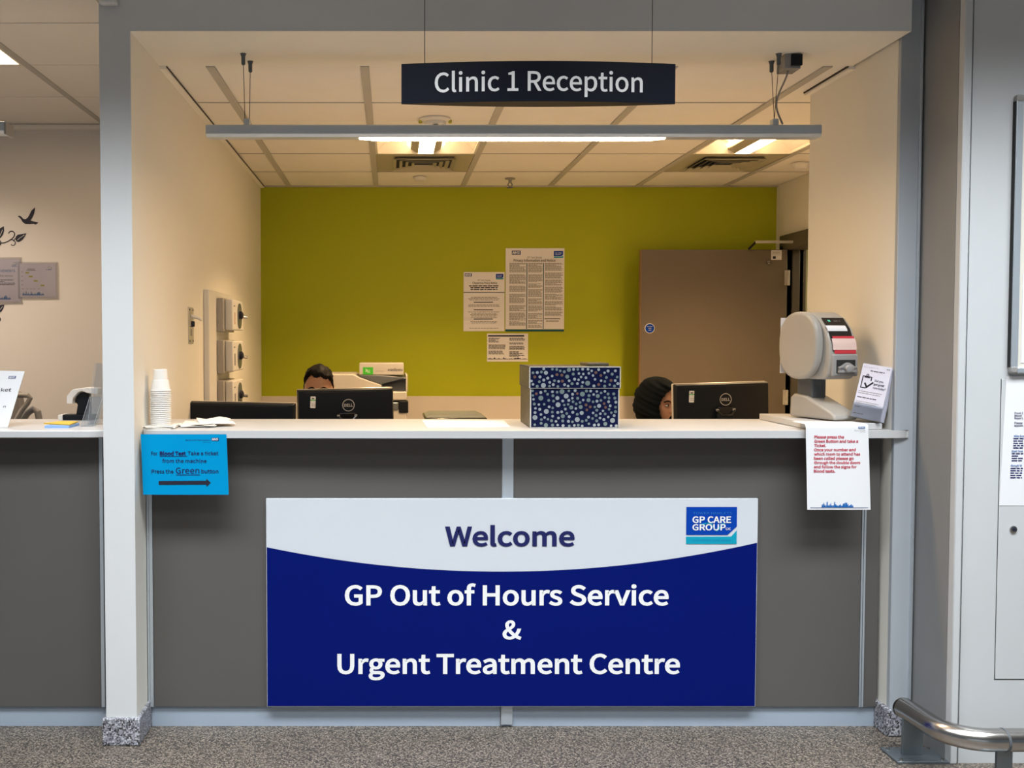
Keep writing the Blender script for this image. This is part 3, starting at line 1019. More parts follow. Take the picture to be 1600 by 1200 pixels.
a = pt(789.5, 388, YW); b = pt(881, 518, YW)
po = thing('poster', 'tall white Privacy Information and Notice poster with three columns of small print', 'poster', ((a[0] + b[0]) / 2, YW, b[1]), group='notices on the green wall')
mb = MB(); mb.box(a[0], b[0], YW - .003, YW, b[1], a[1], 'paper_cream'); mb.build('sheet', po)
mb = MB()
mb.sec('logo')
nhs(mb, PX(799, y_), PX(813, y_), PZ(398, y_), PZ(391.5, y_), y_)
mb.sec('logo')
gp_logo(mb, PX(864.5, y_), PX(879, y_), PZ(403, y_), PZ(392, y_), y_, False)
mb.sec('title')
ptext(mb, 'GP Care Group', 823, 846, 403.6, 3, y_, 'ink')
ptext(mb, 'Privacy Information and Notice', 802, 867, 408.8, 3.8, y_, 'ink', .02)
mb.sec('small_print')
for (c0, c1, sd_) in ((795.5, 821, 11), (825, 847, 12), (851, 879, 13)):
    rr = random.Random(sd_)
    y0_ = 411.0
    lim = 513 if c0 < 850 else 495
    while y0_ < lim - 3:
        n_ = rr.choice((5, 7, 9, 11))
        y1_ = min(y0_ + n_ * 1.35, lim)
        mb.para(PX(c0, y_), PX(c1, y_), PZ(y0_, y_), PZ(y1_, y_), 1.35 * k_, .85 * k_, y_, 'ink_grey', False, rr.randint(0, 999))
        y0_ = y1_ + rr.choice((1.5, 2.2, 3))
mb.sec('rule_lines')
mb.rect(PX(822, y_), PX(823.3, y_), PZ(514, y_), PZ(411, y_), y_, 'teal')
mb.rect(PX(848, y_), PX(849.3, y_), PZ(514, y_), PZ(411, y_), y_, 'teal')
mb.rect(PX(850.5, y_), PX(875, y_), PZ(498.6, y_), PZ(497.4, y_), y_, 'ink')
mb.sec('small_print')
mb.para(PX(852, y_), PX(874, y_), PZ(500.5, y_), PZ(504, y_), 1.5 * k_, .9 * k_, y_, 'ink_grey', True, 20)
mb.sec('bottom_band')
mb.rect(a[0], b[0], b[1], PZ(514.5, y_), y_, 'teal')
mb.build('printing', po, smooth=False)

a = pt(761, 521, YW); b = pt(825, 565, YW)
po = thing('poster', 'small landscape notice with a black bar on the green wall, below the two upright notices', 'poster', ((a[0] + b[0]) / 2, YW, b[1]), group='notices on the green wall')
mb = MB(); mb.box(a[0], b[0], YW - .002, YW, b[1], a[1], 'paper_cream'); mb.build('sheet', po)
mb = MB(); y_ = YW - .0028
mb.sec('heading_bar')
mb.rect(PX(762.5, y_), PX(819, y_), PZ(526, y_), PZ(523.5, y_), y_, 'ink')
mb.sec('small_print')
for (c0, c1, q0, q1, s_) in ((763.5, 781, 528, 536, 31), (763.5, 790, 538.5, 546, 32), (763.5, 788, 548, 553.5, 33), (796, 820, 528, 533, 34), (796, 820, 535.5, 538, 35), (796, 820, 541, 547, 36), (796, 820, 549, 558, 37)):
    mb.para(PX(c0, y_), PX(c1, y_), PZ(q0, y_), PZ(q1, y_), 1.5 * k_, .9 * k_, y_, 'ink', False, s_)
mb.sec('skyline_print')
skyline(mb, PX(762, y_), PX(824, y_), PZ(561.5, y_), 3.2 * k_, y_, 'ink')
mb.build('printing', po, smooth=False)

# ------------------------------------------------------------ posters and decals on the bay wall
YV = 5.899
kv = YV / FPX
for n_ in range(2):
    (pa, pb, pc, pd) = ((-22, 33, 405, 472), (33, 89, 412, 464))[n_]
    a = pt(pa, pc, YV); b = pt(pb, pd, YV)
    po = thing('laminated_notice', ('laminated white notice on the bay wall, cut by the left edge of the photo', 'laminated landscape chart with four yellow marks on the bay wall')[n_], 'notice', ((a[0] + b[0]) / 2, YV, b[1]), group='laminated notices on the bay wall')
    yo = YV - .003 * n_
    mb = MB(); mb.box(a[0], b[0], yo - .0022, yo - .0004, b[1], a[1], 'leaflet_paper'); mb.build('sheet', po)
    mb = MB(); mb.box(a[0] - .012, b[0] + .012, yo - .0034, yo - .0028, b[1] - .012, a[1] + .012, 'laminate'); mb.build('laminate_film', po)
    mb = MB(); y_ = yo - .0026
    if n_ == 0:
        mb.sec('logo')
        nhs(mb, PX(22.5, y_), PX(28, y_), PZ(413, y_), PZ(409.5, y_), y_)
        mb.para(PX(20, y_), PX(28, y_), PZ(414, y_), PZ(417, y_), 2 * kv, .8 * kv, y_, 'ink_blue', seed=4)
        mb.sec('title')
        ptext(mb, 'ACHIEVEMENTS', -12, 25, 425, 3.6, y_, 'ink_blue', .01)
        ptext(mb, 'of the service', -3, 21.5, 432.5, 3.2, y_, 'ink')
        mb.sec('small_print')
        mb.para(PX(-18, y_), PX(25, y_), PZ(437, y_), PZ(446, y_), 2.4 * kv, 1.1 * kv, y_, 'ink', seed=9)
        mb.sec('skyline_print')
        skyline(mb, PX(-15, y_), PX(18, y_), PZ(468, y_), 8 * kv, y_, 'ink_blue')
    else:
        mb.sec('logo')
        nhs(mb, PX(76.5, y_), PX(82, y_), PZ(420.5, y_), PZ(417, y_), y_)
        mb.para(PX(73, y_), PX(82, y_), PZ(421, y_), PZ(423.5, y_), 2 * kv, .8 * kv, y_, 'ink_blue', seed=4)
        mb.sec('title')
        mb.para(PX(43, y_), PX(57, y_), PZ(420, y_), PZ(424, y_), 2 * kv, .8 * kv, y_, 'ink', True, seed=5)
        mb.sec('chart')
        for (qx, qy) in ((44, 426), (49.5, 432), (57, 439), (67.5, 446)):
            mb.sec('chart_mark'); mb.rect(PX(qx - 3, y_), PX(qx + 3, y_), PZ(qy + 1.3, y_), PZ(qy - 1.3, y_), y_, 'yellow_mark')
        mb.sec('chart_axis')
        for qy in (425, 431.5, 438.5, 445): mb.rect(PX(34, y_), PX(37.5, y_), PZ(qy + .4, y_), PZ(qy - .4, y_), y_, 'ink_grey')
        for qx in (37, 44, 50, 55, 62): mb.rect(PX(qx - 2, y_), PX(qx + 1.5, y_), PZ(451.6, y_), PZ(450.8, y_), y_, 'ink_grey')
        mb.sec('skyline_print')
        skyline(mb, PX(36, y_), PX(70, y_), PZ(461.5, y_), 7 * kv, y_, 'ink_blue')
    mb.build('printing', po, smooth=False)


def px_poly(mb, pts, Y, m, th=.0012):
    mb.prism([(PX(a, Y), Y, PZ(b, Y)) for a, b in pts], (0, -th, 0), m)


def px_stroke(mb, pts, w, Y, m):
    """a flat ribbon following the points, w pixels wide"""
    pts = [Vector((PX(a, Y), PZ(b, Y))) for a, b in pts]
    n = len(pts)
    L, Rr = [], []
    for i, p in enumerate(pts):
        t = (pts[min(i + 1, n - 1)] - pts[max(i - 1, 0)]).normalized()
        nn = Vector((-t.y, t.x)) * (w[i] if isinstance(w, list) else w) * Y / FPX / 2
        L.append(p + nn); Rr.append(p - nn)
    for i in range(n - 1):
        mb.poly([(L[i].x, Y - .001, L[i].y), (Rr[i].x, Y - .001, Rr[i].y), (Rr[i + 1].x, Y - .001, Rr[i + 1].y), (L[i + 1].x, Y - .001, L[i + 1].y)], m)


bird = [(30.5, 338), (33, 337), (36, 338.5), (39, 342), (42.5, 342.5), (46, 340), (48.5, 336), (52, 329), (57.5, 324), (57, 329), (55.5, 335), (52.5, 341), (50, 344.5), (55, 346), (62.5, 347.5), (60, 350), (58, 351), (55, 349.8), (48, 350.3), (42, 350), (38, 347), (35, 342), (32.5, 339.5)]
mb = MB(); px_poly(mb, bird, YV, 'ink')
q = P(46, 350, YV)
tag(mb.build('bird_decal', loc=(q.x, YV, q.z), smooth=False), 'black flying bird silhouette stuck on the bay wall above the vine', 'wall decal')
mb = MB()


def arc(cx, cy, r, a0, a1, n=14, ry=None):
    return [(cx + r * math.cos(R(a0 + (a1 - a0) * i / n)), cy + (ry or r) * math.sin(R(a0 + (a1 - a0) * i / n))) for i in range(n + 1)]


px_stroke(mb, [(-14, 384), (-6, 381), (2, 380), (9, 379.5), (15, 377), (20, 374), (24, 370), (25.5, 366)] + arc(20.5, 366, 4.8, 0, -170), 1.5, YV, 'ink')
px_stroke(mb, [(18, 374), (23, 375), (26, 378)] + arc(22.5, 380, 3.6, -10, 150, 8), 1.3, YV, 'ink')
px_stroke(mb, arc(-1, 379.5, 4.6, 0, 360, 20), 1.6, YV, 'ink')
px_stroke(mb, [(23, 377.0), (26, 373), (28, 372)], 1.2, YV, 'ink')
px_poly(mb, [(26.5, 374.5), (27, 370), (30, 366.8), (36, 365.8), (43.5, 364.5), (41, 369.5), (37, 375), (32, 378), (28.5, 377.6)], YV, 'ink')
px_poly(mb, [(-6, 362), (-2, 359), (4, 356), (8.5, 353.5), (9, 360), (7, 367), (3, 372), (-2, 373), (-8, 370)], YV, 'ink')
px_poly(mb, [(-6, 390), (-2, 392), (1.2, 395), (1.5, 399), (-4, 399)], YV, 'ink')
px_poly(mb, [(-8, 480), (-3, 478), (2, 476.5), (7.5, 476), (6, 482), (3, 487), (-2, 489), (-8, 489)], YV, 'ink')
px_poly(mb, arc(-2, 499, 4, 0, 360, 16), YV, 'ink')
q = P(10, 380, YV)
vd = mb.build('vine_decal', loc=(q.x, YV, q.z), smooth=False)
tag(vd, 'black curling vine and leaf silhouette on the bay wall beside the bird', 'wall decal')
mb = MB()
for s_ in ([(29.5, 375.3), (33, 372), (37, 369.5), (40.5, 367)], [(1, 371), (4, 365), (6.5, 359)], [(-1, 486), (2.5, 482), (5, 478.5)]):
    px_stroke(mb, s_, .7, YV - .0008, 'bay_paint')
mb.build('leaf_vein', vd, smooth=False)

# ------------------------------------------------------------ wall devices on the partition (facing +X)
Dn = lambda px: -XL * FPX / (CX - px)          # depth of a point of the partition seen at that column
q0, q1 = 4.72, 5.42
zt_, = (PZ(452, 4.72),)
bp_ = thing('wall_trunking', 'upright white backing board on the left wall carrying the key switches', 'wall board', (XL, 5.07, .9))
mb = MB(); mb.box(XL, XL + .028, q0, q1, .80, zt_, 'white_plastic'); mb.build('board', bp_, bevel=.004)
mb = MB(); mb.box(XL + .028, XL + .0285, 5.05, 5.08, zt_ - .065, zt_ - .03, 'ink_grey'); mb.build('label', bp_)
for k in range(4):
    zc_ = PZ((493, 557, 619, 680)[k], 5.05)
    dv = thing('key_switch_box', ('white key switch box with oval metal dial, topmost on the backing board', 'white key switch box with oval metal dial, second from the top of the backing board', 'white key switch box on the backing board, partly hidden by the wide black monitor', 'white key switch box on the backing board, hidden below the monitor')[k], 'key switch', (XL + .028, 5.06, zc_ - .08), group='key switch boxes on the left wall') if k < 3 else None
    if not dv: continue
    X0 = XL + .028
    mb = MB(); mb.box(X0, X0 + .034, 4.92, 5.26, zc_ - .085, zc_ + .085, 'grey_light'); mb.build('back_box', dv, bevel=.004)
    mb = MB(); mb.box(X0 + .034, X0 + .075, 4.96, 5.30, zc_ - .075, zc_ + .080, 'white_plastic'); mb.build('cover', dv, bevel=.006)
    mb = MB()
    pts = []
    for i in range(28):
        a_ = 2 * PI * i / 28
        pts.append((X0 + .0755, 5.17 + .065 * math.cos(a_), zc_ + .066 * math.copysign(abs(math.sin(a_)) ** .8, math.sin(a_))))
    mb.prism(pts, (.004, 0, 0), 'steel_plate'); fp = mb.build('dial_plate', dv)
    mb = MB(); mb.lathe([(.022, 0), (.020, .014), (.010, .02)], (X0 + .0795, 5.15, zc_ + .004), 'ink', 16, 'X'); mb.tube([(X0 + .09, 5.17, zc_ - .004), (X0 + .115, 5.18, zc_ - .006)], .008, 'steel', 10); mb.build('key_knob', fp)
    mb = MB(); mb.box(X0 + .0752, X0 + .0758, 5.0, 5.04, zc_ - .045, zc_ + .015, 'sticker_pink' if k == 0 else 'ink_grey'); mb.box(X0 + .0752, X0 + .0758, 4.99, 5.03, zc_ + .045, zc_ + .05, 'ink'); mb.build('label', dv)
yl_ = Dn(298)
lv = thing('door_release', 'narrow metal plate with a small lever on the left wall, nearer than the key switches', 'switch plate', (XL, yl_, PZ(537, yl_)))
za, zb2 = PZ(537, yl_), PZ(480, yl_)
mb = MB(); mb.box(XL, XL + .004, yl_ - .055, yl_ + .055, za, zb2, 'silver_plastic'); mb.build('plate', lv, bevel=.002)
mb = MB()
for (dy, dz) in ((-.035, .012), (.035, .012), (-.035, -.012), (.035, -.012)):
    mb.sec('screw'); mb.lathe([(.005, 0), (.004, .002)], (XL + .004, yl_ + dy, (zb2 if dz < 0 else za) + dz), 'ink', 8, 'X')
mb.sec('label'); mb.box(XL + .004, XL + .0046, yl_ - .03, yl_ + .03, za + .075, za + .078, 'ink')
mb.box(XL + .004, XL + .0046, yl_ - .02, yl_ + .01, za + .035, za + .065, 'ink_grey')
mb.build('screws', lv)
mb = MB(); mb.tube([(XL + .004, yl_ - .01, zb2 - .04), (XL + .03, yl_, zb2 - .045), (XL + .045, yl_ + .02, zb2 - .055)], .008, 'white_plastic', 10); mb.lathe([(.014, 0), (.012, .012)], (XL + .004, yl_ + .01, zb2 - .075), 'ink', 14, 'X'); mb.build('lever', lv)

# ------------------------------------------------------------ notices on the counter edge
YN = YT - .018
bn = thing('notice', 'bright blue paper notice with a black arrow taped to the counter edge', 'notice', (PX(286, YN), YN, PZ(774, YN)))
mb = MB()
x00, x01 = PX(218.5, YN), PX(353, YN)
x10, x11 = PX(221.5, YN), PX(356, YN)


def sheet(x0a, x1a, x0b, x1b, z1, z0, Y, curl, m, nu=12, nv=12):
    def fn(u, v):
        a = x0a + (x0b - x0a) * v
        b = x1a + (x1b - x1a) * v
        return (a + (b - a) * u, Y + curl(u, v), z1 + (z0 - z1) * v)
    mb = MB()
    mb.grid(fn, nu, nv, m)
    return mb


mb = sheet(x00, x01, x10, x11, PZ(678.5, YN), PZ(773, YN), YN, lambda u, v: -.0004 * math.sin(PI * u), 'paper_cyan')
sh_ = mb.build('sheet', bn)
sol = sh_.modifiers.new('thickness', 'SOLIDIFY'); sol.thickness = .0004
y_ = YN - .0012
mb = MB()
mb.sec('logo')
ptext(mb, 'Barts and The London', 289, 327, 688.6, 2.2, y_, 'navy_text')
nhs(mb, PX(329.5, y_), PX(341, y_), PZ(688.8, y_), PZ(684, y_), y_)
ptext(mb, 'NHS Trust', 316.5, 327, 691.6, 1.3, y_, 'navy_text')
mb.sec('lettering')
ptext(mb, 'For', 234.5, 244.5, 711.3, 5.6, y_, 'navy_text', .016)
ptext(mb, 'Blood Test', 248, 289, 711.3, 5.6, y_, 'navy_text', .045)
mb.rect(PX(248, y_), PX(291.5, y_), PZ(713.7, y_), PZ(712.8, y_), y_, 'navy_text')
ptext(mb, 'Take a ticket', 292, 340, 711, 5.6, y_, 'navy_text', .016)
ptext(mb, 'from the machine', 252, 321.5, 723, 5.6, y_, 'navy_text', .016)
ptext(mb, 'Press the', 235, 269.5, 739.6, 5.8, y_, 'navy_text', .016)
ptext(mb, 'Green', 273, 310, 739.8, 9.2, y_, 'navy_text', .010)
mb.rect(PX(273, y_), PX(311, y_), PZ(742.6, y_), PZ(741.5, y_), y_, 'navy_text')
ptext(mb, 'button', 313, 340, 739.3, 5.8, y_, 'navy_text', .016)
mb.sec('arrow')
mb.poly([(PX(a_, y_), y_, PZ(b_, y_)) for a_, b_ in ((246, 751.5), (246, 757.7), (321, 757.3), (321, 760.8), (328, 754.2), (321, 748), (321, 751))], 'ink')
mb.build('printing', bn, smooth=False)

YQ = YT - .022
wn = thing('notice', 'white hanging paper notice with red text below the ticket machine', 'notice', (PX(1313, YQ), YQ, PZ(797, YQ)))


def fnp(u, v):
    xt0, xt1 = PX(1261, YQ), PX(1359, YQ)
    xb0, xb1 = PX(1265.5, YQ), PX(1365, YQ)
    if v < .12:
        t = v / .12
        return (xt0 + (xt1 - xt0) * u, 3.60 + (YQ + .012 - 3.60) * t, ZT + .0245 + .0005 - .0 * t)
    if v < .2:
        t = (v - .12) / .08
        a_ = t * PI / 2
        return (xt0 + (xt1 - xt0) * u, YQ + .012 - .012 * math.sin(a_), ZT + .025 - .012 * (1 - math.cos(a_)))
    t = (v - .2) / .8
    a_ = xt0 + (xb0 - xt0) * t
    b_ = xt1 + (xb1 - xt1) * t
    return (a_ + (b_ - a_) * u, YQ - .0006 * math.sin(PI * t), ZT + .013 + (PZ(796.5, YQ) - ZT - .013) * t)


mb = MB(); mb.grid(fnp, 10, 50, 'paper_white'); sh_ = mb.build('sheet', wn)
sol = sh_.modifiers.new('thickness', 'SOLIDIFY'); sol.thickness = .0004
mb = MB(); y_ = YQ - .0014
tx = ['Please press the', 'Green Button and take a', 'Ticket.', 'Once your number and', 'which room to attend has', 'been called please go', 'through the double doors', 'and follow the signs for', 'Blood tests.']
re_ = [1321.5, 1343.5, 1293.5, 1340, 1347, 1337, 1347.5, 1342, 1308.5]
mb.sec('lettering')
for i, (t_, e_) in enumerate(zip(tx, re_)):
    ptext(mb, t_, 1274.8, e_, 684.8 + 6.68 * i, 4.2, y_, 'ink_red', .032)
mb.sec('logo')
nhs(mb, PX(1343.5, y_), PX(1354, y_), PZ(669.6, y_), PZ(666.4, y_), y_, 'ink_blue')
ptext(mb, 'Barts Health', 1338, 1354.5, 673.6, 1.9, y_, 'ink_grey')
ptext(mb, 'NHS Trust', 1347, 1354.5, 675.9, 1.1, y_, 'ink_grey')
mb.sec('skyline_print')
skyline(mb, PX(1288, y_), PX(1338, y_), PZ(792.5, y_), 9.5 * YQ / FPX, y_, 'ink_blue')
mb.rect(PX(1270, y_), PX(1361, y_), PZ(793.6, y_), PZ(792.9, y_), y_, 'nhs_blue')
mb.bm.faces.ensure_lookup_table()
mb.build('printing', wn, smooth=False)
# white raised board below the ticket machine
mb = MB(); mb.box(PX(1188, 4.0), PX(1381, 3.53), 3.53, 4.0, ZT + .001, ZT + .024, 'worktop')
tag(mb.build('plinth_board', loc=(1.65, 3.75, ZT + .001), bevel=.002), 'thin white board lying on the countertop under the ticket machine', 'board')

# ------------------------------------------------------------ dotted storage box (local coordinates)
bxo_ = thing('storage_box', 'navy storage box with silver dots and worn edges standing on the countertop', 'storage box', (PX(898, 3.60), 3.595, ZT + .0005), (0, 0, R(-1.0)))
W, D_, H_ = PX(967, 3.60) - PX(828, 3.60), .30, PZ(607, 3.6) - ZT
HT = PZ(573, 3.6) - ZT


def dots(mb, w0, w1, h0, h1, place, seed, dens, avoid=.0105):
    rr = random.Random(seed)
    pl = []
    tries = 0
    while tries < dens * 30 and len(pl) < dens:
        tries += 1
        r = rr.choice((.0046, .0048, .005, .0052, .0055, .0055, .0074, .009))
        a, b = rr.uniform(w0 + r, w1 - r), rr.uniform(h0 + r, h1 - r)
        if all((a - p[0]) ** 2 + (b - p[1]) ** 2 > (r + p[2] + .0036) ** 2 for p in pl):
            pl.append((a, b, r))
            m_ = rr.choice(('foil_silver',) * 6 + ('foil_green',) * 5 + ('foil_copper',))
            ps = []
            for i in range(14):
                t = 2 * PI * i / 14
                ps.append(place(a + r * math.cos(t), b + r * math.sin(t)))
            mb.poly(ps, m_)


e_ = .0006
mb = MB(); mb.box(-W / 2, W / 2, 0, D_, 0, H_ + .01, 'box_navy')
dots(mb, -W / 2 + .004, W / 2 - .004, .003, H_ - .002, lambda a, b: (a, -e_, b), 3, 150)
for (a, b, c, d) in ((-W / 2, -W / 2 + .004, 0, H_), (W / 2 - .003, W / 2, 0, H_), (-W / 2, W / 2, 0, .003)):
    mb.box(a - .0004, b + .0004, -e_ * .6, 0, c, d, 'worn_edge')
mb.box(-W / 2 - e_, -W / 2, .004, D_ - .004, .003, H_, 'brown_sheen')  # side tinted with the painted reflection
mb.build('box_body', bxo_, local=True, smooth=False)
mb = MB()
Wl = W + .008
t_ = .004
mb.box(-Wl / 2, Wl / 2, -t_, D_ + t_, H_ + .012, HT, 'box_navy')
mb.box(-Wl / 2, Wl / 2, -t_, 0, H_, H_ + .012, 'box_navy'); mb.box(-Wl / 2, Wl / 2, D_, D_ + t_, H_, H_ + .012, 'box_navy')
mb.box(-Wl / 2, -Wl / 2 + t_ * .8, 0, D_, H_, H_ + .012, 'box_navy'); mb.box(Wl / 2 - t_ * .8, Wl / 2, 0, D_, H_, H_ + .012, 'box_navy')
dots(mb, -Wl / 2 + .004, Wl / 2 - .004, H_ + .002, HT - .003, lambda a, b: (a, -t_ - e_, b), 5, 78)
for (a, b, c, d) in ((-Wl / 2, -Wl / 2 + .004, H_, HT), (Wl / 2 - .003, Wl / 2, H_, HT), (-Wl / 2, Wl / 2, HT - .003, HT + .0005), (-Wl / 2, Wl / 2, H_, H_ + .0015)):
    mb.box(a - .0004, b + .0004, -t_ - e_ * .6, -t_, c, d, 'worn_edge')
mb.box(-Wl / 2 - e_, -Wl / 2, 0, D_, H_ + .002, HT - .002, 'brown_sheen')
mb.box(-Wl / 2 + .002, Wl / 2 - .002, 0, D_, HT, HT + e_, 'brown_sheen')  # same painted reflection on the lid top
mb.build('lid', bxo_, local=True, smooth=False)
mb = MB(); mb.box(.06, .14, D_ * .25, D_ * .8, HT + .0005, HT + .012, 'brown_sheen')
mb.build('label_holder', bxo_, local=True, bevel=.003)

# ------------------------------------------------------------ cups, napkins and papers
cx_, cy_ = PX(250.3, 3.62), 3.62
zc0 = PZ(664, 3.62) + .001


def cup_profile():
    o_ = [(.0356, 0), (.0362, .0015), (.0356, .0030), (.0338, .0034), (.0285, .040), (.0258, .0405), (.0238, .078), (.0225, .0795)]
    return o_


def cup_mesh(mb, z):
    prof = cup_profile()
    inner = [(max(r - .0006, .0), h - .0004 if h > .07 else h) for r, h in prof][::-1]
    prof2 = prof + [(.0005, .0795)] + [(.0005, .0785)] + [(r, h) for r, h in inner]
    mb.lathe(prof2, (cx_, cy_, z), 'cup_white', 28, close=True)


sc_ = 1.06
mb = MB(); cup_mesh(mb, 0)
cup0 = mb.build('cup', loc=(cx_, cy_, 0))
NC = 18
PIT = (PZ(611, 3.62) - PZ(664, 3.62)) / NC
cup0.scale = (sc_, sc_, 1.0)
for k in range(NC + 1):
    o = cup0 if k == 0 else cup0.copy()
    if k: C.objects.link(o)
    o.location = (cx_, cy_, zc0 + PIT * k)
    lb = 'white plastic cup nested in the tall upside-down stack, only its rim showing'
    if k == NC: lb = 'topmost white plastic cup of the stack, its whole side showing'
    if k == 0: lb = 'lowest white plastic cup of the stack, its rim on the papers'
    tag(o, lb, 'cup', 'upside-down cups stacked on the counter')
fp_ = thing('napkin_pile', 'low pile of folded white paper napkins under the stack of cups', 'napkins', (PX(246, 3.62), 3.62, ZT))
hn = (zc0 - .001 - ZT) / 4
for i in range(4):
    r_ = Matrix.Translation((PX(248, 3.62) + .004 * (i % 2), 3.625, ZT + .0003 + hn * i)) @ Matrix.Rotation(R((-4, 3, 8, -2)[i]), 4, 'Z')
    mb = MB(); mb.M = r_; mb.box(-.046, .062, -.070, .080, 0, hn * .96, 'napkin'); mb.build('napkin', fp_, bevel=.001)
ns = thing('paper_towel_pile', 'crumpled loose white paper sheets lying beside the stack of cups', 'papers', (PX(320, 3.7), 3.7, ZT))


def pile(x0, y0, w, d, rot, z, seed, amp):
    mb = MB()

    def fn(u, v):
        lx, ly_ = (u - .5) * w, (v - .5) * d
        c_, s_ = math.cos(rot), math.sin(rot)
        x, y = x0 + lx * c_ - ly_ * s_, y0 + lx * s_ + ly_ * c_
        n_ = noise.noise(Vector((u * 2 + seed, v * 9, seed * .7)))
        fold = abs((u * .7 + v * .5 + seed) % .5 - .25) * 4
        y += .012 * noise.noise(Vector((u * 7 + seed, v, 2))) * v
        return (x, y, z + amp * (.4 * n_ + .35 + .4 * fold * v + .45 * v * v + .25 * v * math.sin(9 * u + seed)))
    mb.grid(fn, 26, 22, 'napkin')
    return mb


for i, a_ in enumerate(((PX(310, 3.68), 3.70, .13, .17, .12, ZT + .001, 1.3, .010), (PX(318, 3.70), 3.71, .14, .17, -.30, ZT + .004, 4.2, .013), (PX(336, 3.72), 3.72, .13, .15, .28, ZT + .007, 7.7, .014))):
    o = pile(*a_).build('sheet', ns)
    m_ = o.modifiers.new('thickness', 'SOLIDIFY'); m_.thickness = .0008; m_.offset = 1
mb = MB(); zz = ZT + .0006
mb.prism([(PX(668, 3.62), 3.60, zz), (PX(796, 3.66), 3.63, zz), (PX(786, 3.97), 3.93, zz), (PX(659, 3.97), 3.95, zz)], (0, 0, .0012), 'paper_white')
ps_ = mb.build('paper_sheet', loc=(PX(728, 3.75), 3.75, ZT))
tag(ps_, 'flat white paper sheet lying on the counter left of the dotted box', 'paper')
mb = MB(); zz = ZT + .0022
for (xx, yy, w_) in ((PX(682, 3.63), 3.635, .026), (PX(724, 3.66), 3.68, .014)):
    mb.sec('print_mark'); mb.box(xx, xx + w_, yy, yy + .014, zz - .0004, zz, 'ink_grey')
mb.build('print_mark', ps_, smooth=False)

# ------------------------------------------------------------ monitors


def monitor(name, label, px_c, Y, ztop, w, h, yaw, roll, badge, sticker=True, tilt=0):
    base_z = .745
    root = thing(name, label, 'monitor', (PX(px_c, Y), Y, base_z), (0, 0, yaw))
    zt2 = ztop - base_z
    M_ = Matrix.Translation((0, 0, zt2 - h / 2)) @ Matrix.Rotation(roll, 4, 'Y') @ Matrix.Rotation(tilt, 4, 'X')
    # rear shell faces -Y (towards the camera), screen faces +Y
    mb = MB(); mb.M = M_
    mb.box(-w / 2, w / 2, .0, .022, -h / 2, h / 2, 'silver_plastic'); mb.build('bezel', root, local=True, bevel=.006)
    mb = MB(); mb.M = M_
    ins = .008
    c1 = [(-w / 2 + .001, h / 2 - .001), (w / 2 - .001, h / 2 - .001), (w / 2 - .001, -h / 2 + .001), (-w / 2 + .001, -h / 2 + .001)]
    c2 = [(x * .993, z * .990) for x, z in c1]
    c3 = [(x * .972, z * .955) for x, z in c1]
    L = [[mb.v((x, yy, z)) for x, z in cc] for cc, yy in ((c1, -.001), (c1, -.008), (c2, -.014), (c3, -.034))]
    for A, B in zip(L, L[1:]):
        for i in range(4): mb.f([A[i], B[i], B[(i + 1) % 4], A[(i + 1) % 4]], 'black_plastic')
    mb.f(L[0], 'black_plastic'); mb.f(L[-1][::-1], 'black_plastic')
    shell = mb.build('rear_shell', root, local=True, bevel=.003)
    mb = MB(); mb.M = M_; mb.box(-w * .42, w * .44, -.0348, -.030, h / 2 - .017, h / 2 - .0135, 'dark_gap'); mb.build('vent_slot', root, local=True)
    mb = MB(); mb.M = M_; mb.box(-w / 2 + .012, w / 2 - .012, .0222, .0235, -h / 2 + .014, h / 2 - .012, 'screen_glass'); mb.build('screen', root, local=True)
    if badge:
        mb = MB(); mb.M = M_
        zc_ = h / 2 - .078
        xb_ = .012
        yb_ = -.0352
        mb.ring(xb_, zc_, .0255, .0285, yb_ - .0004, 'silver_plastic')
        for t_, f_ in (('D', -1.0),): pass
        mb.text('DELL', xb_ - .0205, xb_ + .0205, zc_ - .0062, .0125, yb_ - .0004, 'silver_plastic', .03)
        tag(mb.build('badge', root, local=True, smooth=False), 'round silver badge')
        mb = MB(); mb.M = M_
        mb.box(-.035, .045, -.05, -.034, -h / 2 + .06, h / 2 - .112, 'black_gloss')
        mb.build('stand_clamp', root, local=True, bevel=.004)
        mb = MB(); mb.M = M_
        mb.tube([(-.04, -.05, h / 2 - .125), (-.015, -.058, h / 2 - .148), (.025, -.058, h / 2 - .148), (.05, -.05, h / 2 - .125)], .006, 'black_gloss', 8)
        for xx in (-.036, .044): mb.box(xx - .006, xx + .006, -.056, -.048, h / 2 - .130, h / 2 - .120, 'grey_plastic')
        mb.build('cable_clip', root, local=True)
    if sticker:
        mb = MB(); mb.M = M_ @ Matrix.Translation((-.152, -.0278, h / 2 - .060)) @ Matrix.Rotation(R(3), 4, 'Y')
        pts = []
        for (cx2, cz2, a0) in ((.009, .024, 0), (-.009, .024, 90), (-.009, -.024, 180), (.009, -.024, 270)):
            for i in range(5):
                a_ = R(a0 + 22.5 * i)
                pts.append((cx2 + .003 * math.cos(a_), -.0075, cz2 + .003 * math.sin(a_)))
        mb.prism(pts, (0, .001, 0), 'white_plastic')
        mb.rect(-.012, .012, .008, .012, -.008, 'green_print')
        mb.rect(-.006, .006, .015, .020, -.008, 'ink')
        for (a_, b_) in ((-.005, -.010), (.004, -.010), (-.005, -.018), (.004, -.018)): mb.rect(a_, a_ + .006, b_, b_ + .003, -.008, 'ink_grey')
        tag(mb.build('asset_sticker', root, local=True, smooth=False), 'white sticker with a green band')
    mb = MB(); mb.box(-.04, .04, -.06, -.03, .012, zt2 - h / 2, 'black_plastic'); mb.box(-.12, .12, -.12, .07, 0, .014, 'black_plastic'); mb.build('stand', root, local=True, bevel=.004)
    return root


